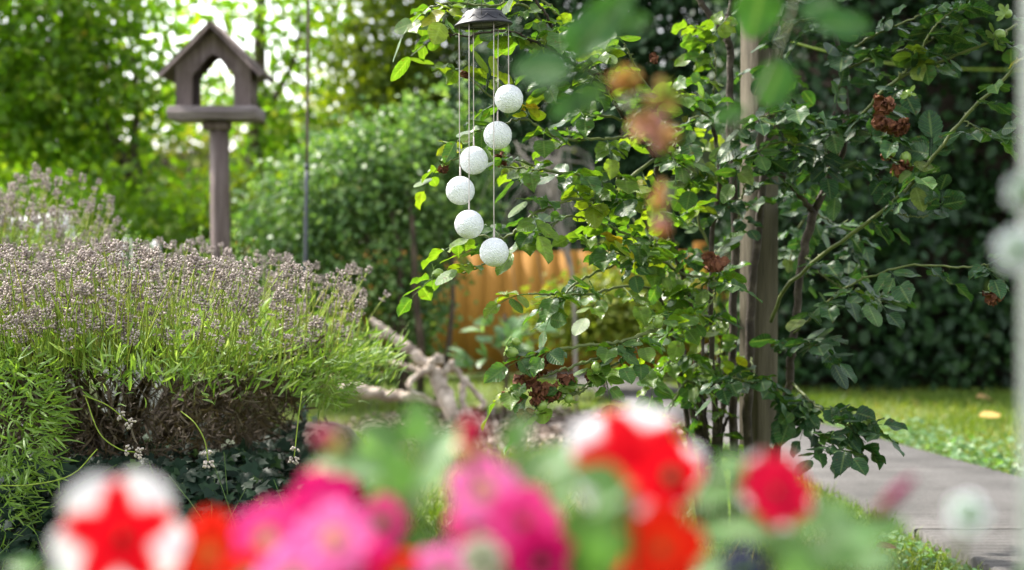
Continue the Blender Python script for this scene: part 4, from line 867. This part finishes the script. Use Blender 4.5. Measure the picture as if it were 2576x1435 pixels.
# ------------------------------------------------------------------ background trees
def tree(name, label, base, trunks, blobs, n, size, mat, tpl=LF_SIMPLE, clump=.15, per=14, group='trees at the end of the garden', shell=.3, up=.5):
    rt = thing(name, (base[0], base[1], 0), label, 'tree', group)
    for pts, rad in trunks:
        g = Geo(); tube(g, pts, rad, 9, 20, wob=.05); part('trunk', g, M['bark'], rt)
    g = Geo(); crown(g, blobs, n, size, tpl, clump, per, up, shell=shell); part('crown', g, mat, rt); return rt
d = 9.6; b = P(400, 900, d)
tree('broadleaf_tree', 'leaning broadleaf tree with two bent trunks left of the bird table', b,
     [([(b[0], b[1], 0), P(400, 620, d), P(370, 520, d), P(330, 430, d), P(270, 330, d), P(200, 240, d), P(150, 100, d)], [.07, .055, .04, .02]), ([(b[0] + .1, b[1], 0), P(420, 640, d), P(378, 520, d - .1), P(345, 440, d - .1), P(338, 380, d), P(345, 250, d), P(330, 120, d)], [.05, .04, .025, .012]), ([P(370, 520, d), P(300, 480, d + .2), P(200, 420, d + .3)], [.03, .012])],
     [(P(100, 60, d), (.55, .6, .4)), (P(60, 200, d), (.5, .5, .4)), (P(210, 150, d), (.36, .5, .36)), (P(170, 300, d), (.5, .5, .3)), (P(60, 380, d), (.45, .4, .25)), (P(290, 30, d), (.28, .4, .25), .05), (P(400, 30, d), (.22, .4, .16), .028), (P(385, 235, d), (.2, .3, .14), .03), (P(-120, 150, d), (.5, .6, .8)), (P(330, 290, d), (.20, .3, .16), .02), (P(20, -200, d), (.6, .8, .4)), (P(330, 480, d - .1), (.28, .3, .16)), (P(470, 560, d), (.22, .25, .18)), (P(250, 540, d), (.35, .3, .22)), (P(420, 180, d + .3), (.12, .2, .2), .006)], 15000, .064, M['tree_leaf'])
d = 11.5; b = P(642, 900, d)
tree('slender_tree', 'slender tree with straight brown trunk and thin see through crown behind the bird table', b,
     [([(b[0], b[1], 0), P(642, 480, d), P(640, 380, d), P(650, 250, d), P(655, 50, d), P(660, -100, d)], [.075, .06, .05, .03]), ([P(645, 330, d), P(690, 250, d), P(740, 150, d), P(760, 20, d)], [.03, .012]), ([P(648, 200, d), P(590, 120, d), P(560, 40, d)], [.025, .01])],
     [(P(640, 20, d), (.25, .4, .2), .07), (P(725, 350, d), (.20, .3, .25), .16), (P(680, 180, d), (.2, .3, .3), .035), (P(600, 100, d), (.25, .4, .3), .03), (P(500, 60, d), (.35, .4, .3), .035), (P(770, 60, d), (.2, .3, .3), .10), (P(620, 520, d), (.25, .3, .25), .16), (P(690, 450, d), (.25, .3, .22), .16), (P(420, 120, d), (.3, .3, .25), .03), (P(760, 200, d), (.10, .3, .12), .03), (P(540, 250, d), (.4, .3, .10), .10)], 2900, .07, M['tree_leaf'], per=9, clump=.12)
d = 12.0; b = P(930, 900, d)
tree('broadleaf_tree', 'olive green broadleaf tree crowning above the rounded shrub', b,
     [([(b[0], b[1], 0), P(930, 500, d), P(915, 260, d), P(900, 60, d)], [.09, .06, .03]), ([P(925, 330, d), P(1010, 220, d), P(1090, 120, d)], [.03, .012])],
     [(P(900, 200, d), (.36, .5, .36)), (P(1000, 60, d), (.5, .5, .3)), (P(1030, 240, d), (.45, .5, .4)), (P(930, -20, d), (.42, .5, .25)), (P(850, 340, d), (.25, .4, .25)), (P(1130, 160, d), (.4, .4, .5)), (P(1000, -120, d), (.7, .6, .3)), (P(780, 420, d + .3), (.2, .3, .2)), (P(1150, 330, d), (.4, .4, .5))], 6800, .075, M['tree_leaf_mid'])
d = 11.3
def conifer_tree(px, d, label, ht, wd, n):
    b = P(px, 900, d); rt = thing('conifer_tree', (b[0], b[1], 0), label, 'conifer', 'dark conifers behind the fence')
    g = Geo(); tube(g, [(b[0], b[1], 0), (b[0], b[1], ht)], [.045, .015], 8, 10); part('trunk', g, M['bark'], rt)
    g = Geo(); n = int(n * 1.7); k = n // 30; z = ht * rng.random(k) ** 1.1; a = rng.random(k) * 2 * np.pi; rr_ = wd * (1 - z / ht) ** .7 * (.5 + .5 * np.sqrt(rng.random(k)))
    c = np.stack([b[0] + rr_ * np.cos(a), b[1] + rr_ * np.sin(a), z], 1); pos = np.repeat(c, 30, 0) + rng.normal(size=(k * 30, 3)) * np.array([.10, .10, .16]); m = len(pos); pos[:, 2] = np.maximum(pos[:, 2], .05)
    out = np.repeat(np.stack([np.cos(a), np.sin(a), -.5 + 0 * a], 1), 30, 0)
    leaves(g, lf_simple(.24), pos, nrm(out + .45 * rvec(m)), nrm(np.array([0, -.3, 1]) + .6 * rvec(m)), rng.uniform(.05, .10, m), rnd=np.clip(.5 * np.repeat(rng.random(k), 30) + .5 * rng.random(m), 0, 1)); part('crown', g, M['conifer'], rt)
conifer_tree(1400, 11.4, 'dark conifer behind the bare twigs and orange fence', 4.2, 1.0, 12000)
conifer_tree(1700, 11.0, 'dark feathery conifer between the rose bush and the ivy hedge', 4.6, .9, 12000)
conifer_tree(1590, 11.8, 'tallest dark conifer standing behind the upper rose leaves', 6.0, 1.5, 18000)
conifer_tree(1850, 11.9, 'dark conifer just left of the hedge top behind the timber post', 5.5, 1.3, 12000)
conifer_tree(1180, 12.6, 'farther dark conifer rising behind the rounded shrub', 4.0, 1.0, 8000)
# far lime hedge closing the view
g = Geo(); rt = thing('lime_hedge', (-2.5, 17, 0), 'far hazy lime green hedge seen under the trees', 'hedge')
bl = [((x, 17 + rng.uniform(-.5, .5), z), (.7, .5, .45)) for x in np.arange(-7.5, 2.5, .75) for z in (.3, 1.0, 1.7, 2.3)]
crown(g, bl, 15000, .13, LF_SIMPLE, .2, 12, shell=.3); part('foliage', g, M['lime_leaf'], rt)
g = Geo(); box(g, (-7.5, 17.1, 0), (2.5, 17.5, 1.9)); part('shade_core', g, M['soil'], rt, smooth=False)  # dark filler box, shade behind the foliage put in as colour
# low bushes under the trees
for px, py, d, r_, lab, mt in ((120, 560, 8.6, (.5, .3, .3), 'mid green bush under the leaning tree at the picture edge', 'tree_leaf'), (450, 600, 8.8, (.38, .3, .26), 'low leafy bush left of the bird table post', 'tree_leaf'), (650, 580, 8.9, (.3, .3, .3), 'small leafy bush right of the bird table post', 'tree_leaf_mid')):
    c = P(px, py, d); shrub('bush', lab, 'bush', c, [(c, r_), ((c[0], c[1], c[2] - .35), (r_[0], r_[1], .3))], 2600, .06, M[mt], LF_SIMPLE, [([(c[0], c[1], 0), c], [.02, .01])], .1, 10)

# ------------------------------------------------------------------ near climbing shoots hanging into the top of the view (out of focus)
def near_spray(label, stem, lvs, blooms):
    w_ = [P(*p) if len(p) == 3 and not isinstance(p, np.ndarray) else p for p in stem]
    rt = thing('rose_shoot', w_[0], label, 'rose shoot', 'near rose shoots'); g = Geo(); tube(g, w_, [.0032, .0010, .0009], 6, 30); part('cane', g, M['green_cane'], rt)
    gl = gt = Geo(); wb = bez(w_, 60)
    for (px, py, d, ln, ang, wd) in lvs:
        c = P(px, py, d); L_ = .85 * ln * d / FPX; a = R(ang); al = np.array([math.cos(a), rng.normal(0, .12), math.sin(a)]); nr_ = nrm(np.array([-.25 * math.sin(a), -1, .45]))
        st = c - nrm(al) * L_ * .5; leaves(gl, LF_ROSE, [st], [al], [nr_], L_, wid=wd, rnd=[rng.random()])
        n = wb[np.argmin(np.linalg.norm(wb - st, axis=1))]; tube(gt, [n, (n + st) / 2 + (0, 0, -.006), st], .0012, 5, 6)
    part('foliage', gl, M['near_leaf'], rt)
    for (px, py, d, r_, cols, dv) in blooms:
        c = P(px, py, d); g = Geo(); dv = nrm(np.asarray(dv, float)); R0 = r_ * d / FPX
        for k in range(6):
            ax = nrm(dv + .8 * rng.normal(size=3)); s1 = nrm(np.cross(ax, rng.normal(size=3))); s2 = np.cross(ax, s1); nu, nv = 7, 7; uu = np.linspace(-1, 1, nu)[:, None]; tt = np.linspace(0, 1, nv)[None]
            v = c + (tt * R0 * 1.15)[..., None] * ax + (uu * R0 * .62 * np.sin(np.pi * (.12 + .72 * tt)))[..., None] * s1 + (R0 * .35 * (uu ** 2) * tt + .1 * R0 * np.sin(4 * uu + k) * tt)[..., None] * s2
            i = np.arange(nu - 1)[:, None] * nv + np.arange(nv - 1)[None]; col = np.array(cols[k % len(cols)])
            g.add(v.reshape(-1, 3), np.stack([i, i + 1, i + nv + 1, i + nv], -1).reshape(-1, 4), col=np.tile(col, (nu * nv, 1)))
        part('bloom', g, M['petal'], rt, origin=c); n = wb[np.argmin(np.linalg.norm(wb - c, axis=1))]; g = Geo(); tube(g, [n, (n + c) / 2 + (0, 0, .004), c], .0016, 5, 6); part('bloom_stalk', g, M['green_cane'], rt)
arm = np.array([pc[0] - .2, pc[1] - .25, 2.11])
PE, PK, OR, GN = (.42, .24, .09), (.38, .19, .17), (.42, .18, .05), (.22, .27, .05)
near_spray('blurred rose shoot with bright green leaves and fading peach blooms hanging nearest the lens', [arm, np.array([.5, 2.4, 2.0]), P(1640, -420, 1.4), P(1530, -40, 1.3), P(1480, 160, 1.24), P(1560, 260, 1.24)],
    [(1362, 172, 1.22, 175, 175, 1.1), (1500, 70, 1.25, 230, 55, .95), (1560, 10, 1.28, 130, 70, 1.0), (1470, 250, 1.22, 110, 200, 1.0), (1425, 270, 1.22, 110, 215, 1.0), (1590, 60, 1.25, 110, 20, 1.0)],
    [(1560, 225, 1.22, 52, (PE, OR, GN), (0, -.4, .6)), (1610, 300, 1.22, 55, (PK, PE, OR), (.1, -.4, -.4)), (1668, 245, 1.22, 42, (PE, GN), (.2, -.4, .3)), (1660, 330, 1.24, 45, (PK, PE), (.2, -.5, -.4))])
near_spray('blurred rose shoot with round green leaves and an orange bud hanging before the timber post', [arm + (.12, 0, 0), np.array([.62, 2.4, 2.02]), P(2080, -480, 1.5), P(2010, -60, 1.4), P(1960, 120, 1.36), P(1850, 330, 1.33), P(1690, 470, 1.3)],
    [(1905, 30, 1.36, 165, 260, 1.3), (2125, 62, 1.36, 160, 0, .95), (1948, 212, 1.36, 150, 250, 1.15), (2060, 20, 1.4, 110, 20, 1.0), (1830, 290, 1.34, 100, 200, .8)],
    [(1655, 490, 1.28, 34, (OR, PE), (0, -.2, -.3)), (1668, 560, 1.28, 28, (PK, OR), (0, -.2, -1))])

# ------------------------------------------------------------------ petunias in the trough right under the lens
def petunia_geo(c, face, Rr, cfun, lobe0=0.0, seed=0):
    rg = np.random.default_rng(seed); nr, nt = 22, 80; t = np.linspace(0, 1, nr)[:, None]; th = np.linspace(0, 2 * np.pi, nt, endpoint=False)[None]
    s = np.clip((t - .25) / .75, 0, 1); lobe = np.abs(np.cos(2.5 * (th - lobe0))) ** .8            # 1 at lobe centres
    r_ = Rr * np.where(t < .25, .13 * (.55 + .45 * t / .25), .13 + .87 * s * (1 - .26 * s * (1 - lobe) ** 1.5))
    z = Rr * np.where(t < .25, -.85 + .73 * (t / .25), -.12 * (1 - s) ** 1.5) + Rr * (s ** 2 * .07 * np.sin(7 * th + rg.random() * 6) + s ** 3 * .05 * np.sin(11 * th + rg.random() * 6) - .14 * s ** 3 + .03 * s * (lobe - .5))
    f = nrm(np.asarray(face, float)); u = nrm(np.cross((0, 0, 1.0), f)) * 1.0; w = np.cross(f, u)           # u right, w up seen from the front
    v = np.asarray(c) + (r_ * np.cos(th))[..., None] * -u * -1 + (r_ * np.sin(th))[..., None] * w + z[..., None] * f
    col = cfun(s + 0 * th, lobe + 0 * t, t + 0 * th)
    i = np.arange(nr - 1)[:, None] * nt; j = np.arange(nt)[None]; j2 = (j + 1) % nt
    g = Geo(); g.add(v.reshape(-1, 3), np.stack([i + j, i + j2, i + nt + j2, i + nt + j], -1).reshape(-1, 4), col=col.reshape(-1, 3)); return g, f
def lerp(a, b, k): return np.asarray(a) + (np.asarray(b) - np.asarray(a)) * k[..., None]
def star(red, white, edge=.50):
    def f(s, lobe, t):
        k = np.clip((s - (edge + .72 * (1 - lobe) ** .8)) / .10, 0, 1); k = k * k * (3 - 2 * k); c = lerp(red, white, k); return lerp((red[0] * .55, .004, .012), c, np.clip(t / .35, 0, 1))
    return f
def plain(col, throat, rim=None):
    def f(s, lobe, t):
        c = lerp(throat, col, np.clip((s - .05) / .28, 0, 1)); return c if rim is None else lerp(c, np.broadcast_to(rim, c.shape), np.clip((s - .6) / .4, 0, 1) * .8) if False else c
    return f
RED, WHT, SCA, MAG, PNK, HPK, CRI, VIO = (.62, .003, .010), (.70, .67, .69), (.66, .014, .004), (.60, .008, .13), (.78, .15, .40), (.74, .045, .23), (.50, .004, .03), (.035, .012, .13)
PEACH, DARK, YEL = (.75, .34, .22), (.10, .0, .02), (.55, .50, .14)
TR = np.array([0, .86, .50])
def petunia(label, origin_px, flowers, lvs, buds=(), via=None):
    o = P(origin_px, 1435, .93); o = np.array([o[0], .93, .485]); rt = thing('petunia_plant', o, label, 'petunia', 'petunias in the planter box')
    gl, gt = Geo(), Geo()
    for k, (px, py, d, rp, face, cf, l0) in enumerate(flowers):
        d += .07
        c = P(px, py, d); Rr = rp * d / FPX; g, f = petunia_geo(c, face, Rr, cf, R(l0), int(px))
        fo = part('flower', g, M['petal'], rt, origin=c)
        b = c - f * Rr * .85; g = Geo(); tube(g, [b - f * .006, b + f * .004, b + f * .014], [.0015, .0042, .0046], 8)
        for q_ in range(5):
            a = q_ * 1.2566; u = nrm(np.cross((0, 0, 1.), f)); w = np.cross(f, u); s = math.cos(a) * u + math.sin(a) * w; leaves(g, LF_PET, [b + s * .003], [f + .55 * s], [s], .016, wid=.5)
        part('calyx', g, M['pet_leaf'], fo)
        tube(gt, [b - f * .004, (b + o) / 2 + np.array([.01 * rng.normal(), .02, .0]) if via is None or px < 2500 else P(via, py + 90, d + .02), o + np.array([.02 * rng.normal(), .0, .0])], .0017, 6, 12)
    for (px, py, d, ln, ang, tilt) in lvs:
        d += .07; ln *= .9; c = P(px, py, d); L_ = ln * d / FPX; a = R(ang); al = np.array([math.cos(a), -.25 * rng.random(), math.sin(a)]); nr_ = nrm(np.array([-.5 * math.sin(a) * tilt, -.75, .75 + .2 * tilt]))
        st = c - nrm(al) * L_ * .5; leaves(gl, LF_PET, [st], [al], [nr_], L_, wid=1.05)
        tube(gt, [st, (st + o) / 2 + np.array([0, .015, 0]), o + np.array([.02 * rng.normal(), 0, 0])], .0014, 5, 10)
    part('foliage', gl, M['pet_leaf'], rt); part('stems', gt, M['green_cane'], rt)
    for (p0, p1, d, rr_, col, base_col) in buds:
        d += .07; a, b = P(*p0, d), P(*p1, d); dv = nrm(b - a); g = Geo(); ln = np.linalg.norm(b - a); q_ = np.linspace(0, 1, 14)
        tube(g, a + dv * ln * q_[:, None], rr_ * d / FPX * np.sin(np.pi * np.clip(.12 + .85 * q_, 0, 1)) ** .7, 10, wob=.02)
        g.col = [np.tile(np.array(col), (g.n, 1))]; bo = part('bud', g, M['petal'], rt, origin=a)
        g = Geo(); tube(g, [a - dv * .004, a + dv * ln * .16, a + dv * ln * .32], [.002, rr_ * 1.05 * d / FPX, rr_ * .95 * d / FPX], 9); g.col = [np.tile(np.array(base_col), (g.n, 1))]; part('calyx', g, M['petal'], bo)
        g = Geo(); tube(g, [a, (a + o) / 2 + np.array([.01, .01, .01]), o], .0015, 6, 10); part('bud_stalk', g, M['green_cane'], rt)
GRN = (.14, .28, .08)
petunia('petunia with one big red flower starred with five white lobes', 330,
    [(293, 1350, .80, 172, (.03, -1, .22), star(RED, WHT, .36), 58), (520, 1392, .85, 112, (-.2, -1, .35), plain(SCA, (.6, .1, .02)), 20), (400, 1480, .80, 95, (.1, -1, .6), plain(SCA, PEACH), 0)],
    [(60, 1420, .95, 90, 160, .3), (560, 1440, .9, 110, 20, .2), (150, 1450, .9, 100, 200, .2)])
petunia('petunia with a cluster of magenta pink flowers and peach throats', 800,
    [(668, 1355, .84, 98, (-.2, -1, .35), plain(HPK, PEACH), 10), (812, 1262, .86, 95, (0, -1, .5), plain(MAG, HPK), 40), (838, 1355, .82, 100, (.05, -1, .3), plain(PNK, PEACH), 15), (962, 1312, .86, 70, (.3, -1, .3), plain(HPK, PEACH), 5), (735, 1455, .80, 105, (-.1, -1, .5), plain(PNK, PEACH), 30), (895, 1440, .82, 105, (.1, -1, .4), plain(MAG, CRI), 33), (1010, 1455, .82, 75, (.1, -1, .5), plain(SCA, (.7, .2, .04)), 0), (620, 1455, .82, 80, (0, -1, .5), plain(SCA, PEACH), 0)],
    [(905, 1172, .88, 150, 165, .4), (965, 1090, .9, 150, 150, .6), (1050, 1065, .9, 140, 100, .3), (1100, 1118, .88, 150, 60, .2), (1000, 1180, .86, 150, 120, .3), (1085, 1195, .86, 130, 45, .5), (835, 1155, .9, 110, 170, .3), (1030, 1260, .87, 130, 80, .3), (940, 1130, .92, 130, 110, .3), (1050, 1375, .85, 130, 70, .1), (960, 1230, .9, 120, 100, .2)],
    buds=[((850, 1130), (792, 1085), .88, 32, (.30, .05, .08), (.50, .44, .12))])
petunia('petunia with light and hot pink flowers and a tall crimson bud', 1290,
    [(1215, 1232, .84, 92, (-.1, -1, .3), plain(PNK, PEACH), 20), (1322, 1312, .83, 95, (.2, -1, .3), plain(HPK, (.7, .04, .12)), 0), (1190, 1315, .85, 75, (-.3, -1, .1), plain(HPK, PEACH), 50), (1365, 1415, .82, 95, (.2, -1, .3), plain(MAG, DARK), 30), (1210, 1405, .81, 58, (-.1, -1, .2), plain((.50, .43, .36), (.45, .38, .28)), 10), (1110, 1445, .82, 85, (-.1, -1, .5), plain(PNK, PEACH), 0)],
    [(1300, 1092, .9, 120, 80, .3), (1335, 1175, .88, 150, 60, .4), (1405, 1150, .88, 150, 40, .3), (1400, 1250, .86, 140, 60, .2), (1450, 1335, .84, 150, 80, .1), (1475, 1415, .82, 160, 95, .1), (1290, 1370, .88, 120, 70, .1)],
    buds=[((1178, 1150), (1192, 1045), .84, 34, (.38, .012, .045), PEACH)])
petunia('petunia with a tilted red flower edged by broad white lobes at its rim', 1600,
    [(1600, 1150, .82, 180, (.12, -.85, .75), star(RED, WHT, .44), 70), (1690, 1195, .80, 85, (.3, -1, .1), plain(RED, DARK), 10)],
    [(1508, 1200, .74, 175, 150, .2), (1530, 1240, .76, 140, 200, .2), (1525, 1360, .78, 170, 95, .1), (1560, 1290, .80, 140, 110, .1), (1850, 1165, .88, 130, 20, .3), (1800, 1235, .85, 150, 25, .2), (1450, 1200, .84, 140, 160, .3)])
petunia('petunia with glowing scarlet orange flowers filling the planter front', 1680,
    [(1665, 1375, .79, 112, (0, -1, .3), plain(SCA, (.75, .05, .01)), 10), (1640, 1285, .83, 75, (-.1, -1, .2), plain(SCA, RED), 40), (1625, 1470, .80, 80, (0, -1, .4), plain(SCA, RED), 0)],
    [(1780, 1420, .84, 140, 40, .2), (1570, 1440, .82, 130, 120, .2)])
petunia('petunia with a deep crimson white tipped flower and a purple bud on a long stalk', 2000,
    [(1962, 1228, .84, 105, (.35, -.9, .45), star(CRI, WHT, .80), 48), (1872, 1432, .84, 60, (.1, -1, .4), plain(VIO, DARK), 0)],
    [(1900, 1320, .86, 170, 160, .3), (2000, 1300, .87, 160, 30, .4), (2070, 1290, .88, 150, 40, .3), (2150, 1330, .86, 170, 20, .3), (1985, 1380, .84, 180, 170, .2), (2090, 1390, .84, 180, 10, .3), (2010, 1440, .82, 170, 90, .2), (2190, 1400, .86, 150, 15, .2), (1800, 1330, .88, 140, 150, .2), (2230, 1320, .9, 120, 30, .2)],
    buds=[((2215, 1285), (2300, 1200), .88, 17, (.20, .012, .07), (.18, .06, .05))])
petunia('trailing white petunia climbing the pale painted upright', 2650,
    [(2436, 1292, .80, 52, (-.1, -1, .35), plain((.80, .82, .86), (.74, .76, .78)), 0), (2574, 482, .86, 45, (-.3, -1, .1), plain((.50, .52, .55), (.46, .48, .50)), 0), (2558, 628, .84, 56, (-.3, -1, .1), plain((.50, .52, .55), (.46, .48, .50)), 20)],
    [(2600, 1450, .86, 120, 60, .2)], via=2680)
g = Geo(); rt = thing('planter_box', (0, .93, 0), 'long brown wooden planter box holding the petunias', 'planter')
for (lo, hi) in (((-.37, .845, .0), (.37, .86, .485)), ((-.37, 1.0, .0), (.37, 1.015, .485)), ((-.37, .86, .0), (-.355, 1.0, .483)), ((.355, .86, .0), (.37, 1.0, .483))): box(g, lo, hi)
part('box_sides', g, M['planter'], rt, smooth=False)
g = Geo(); box(g, (-.354, .861, .02), (.354, 0.999, .455)); part('compost', g, M['soil'], rt, smooth=False)
# pale painted upright at the frame's right edge
p = P(2672, 900, .93); rt = thing('painted_upright', (p[0], p[1], 0), 'pale painted upright post very close at the edge of the view', 'post')
g = Geo(); box(g, (p[0] - .0195, p[1] - .02, -.02), (p[0] + .025, p[1] + .02, 2.1), bev=.004); part('shaft', g, M['white_paint'], rt)
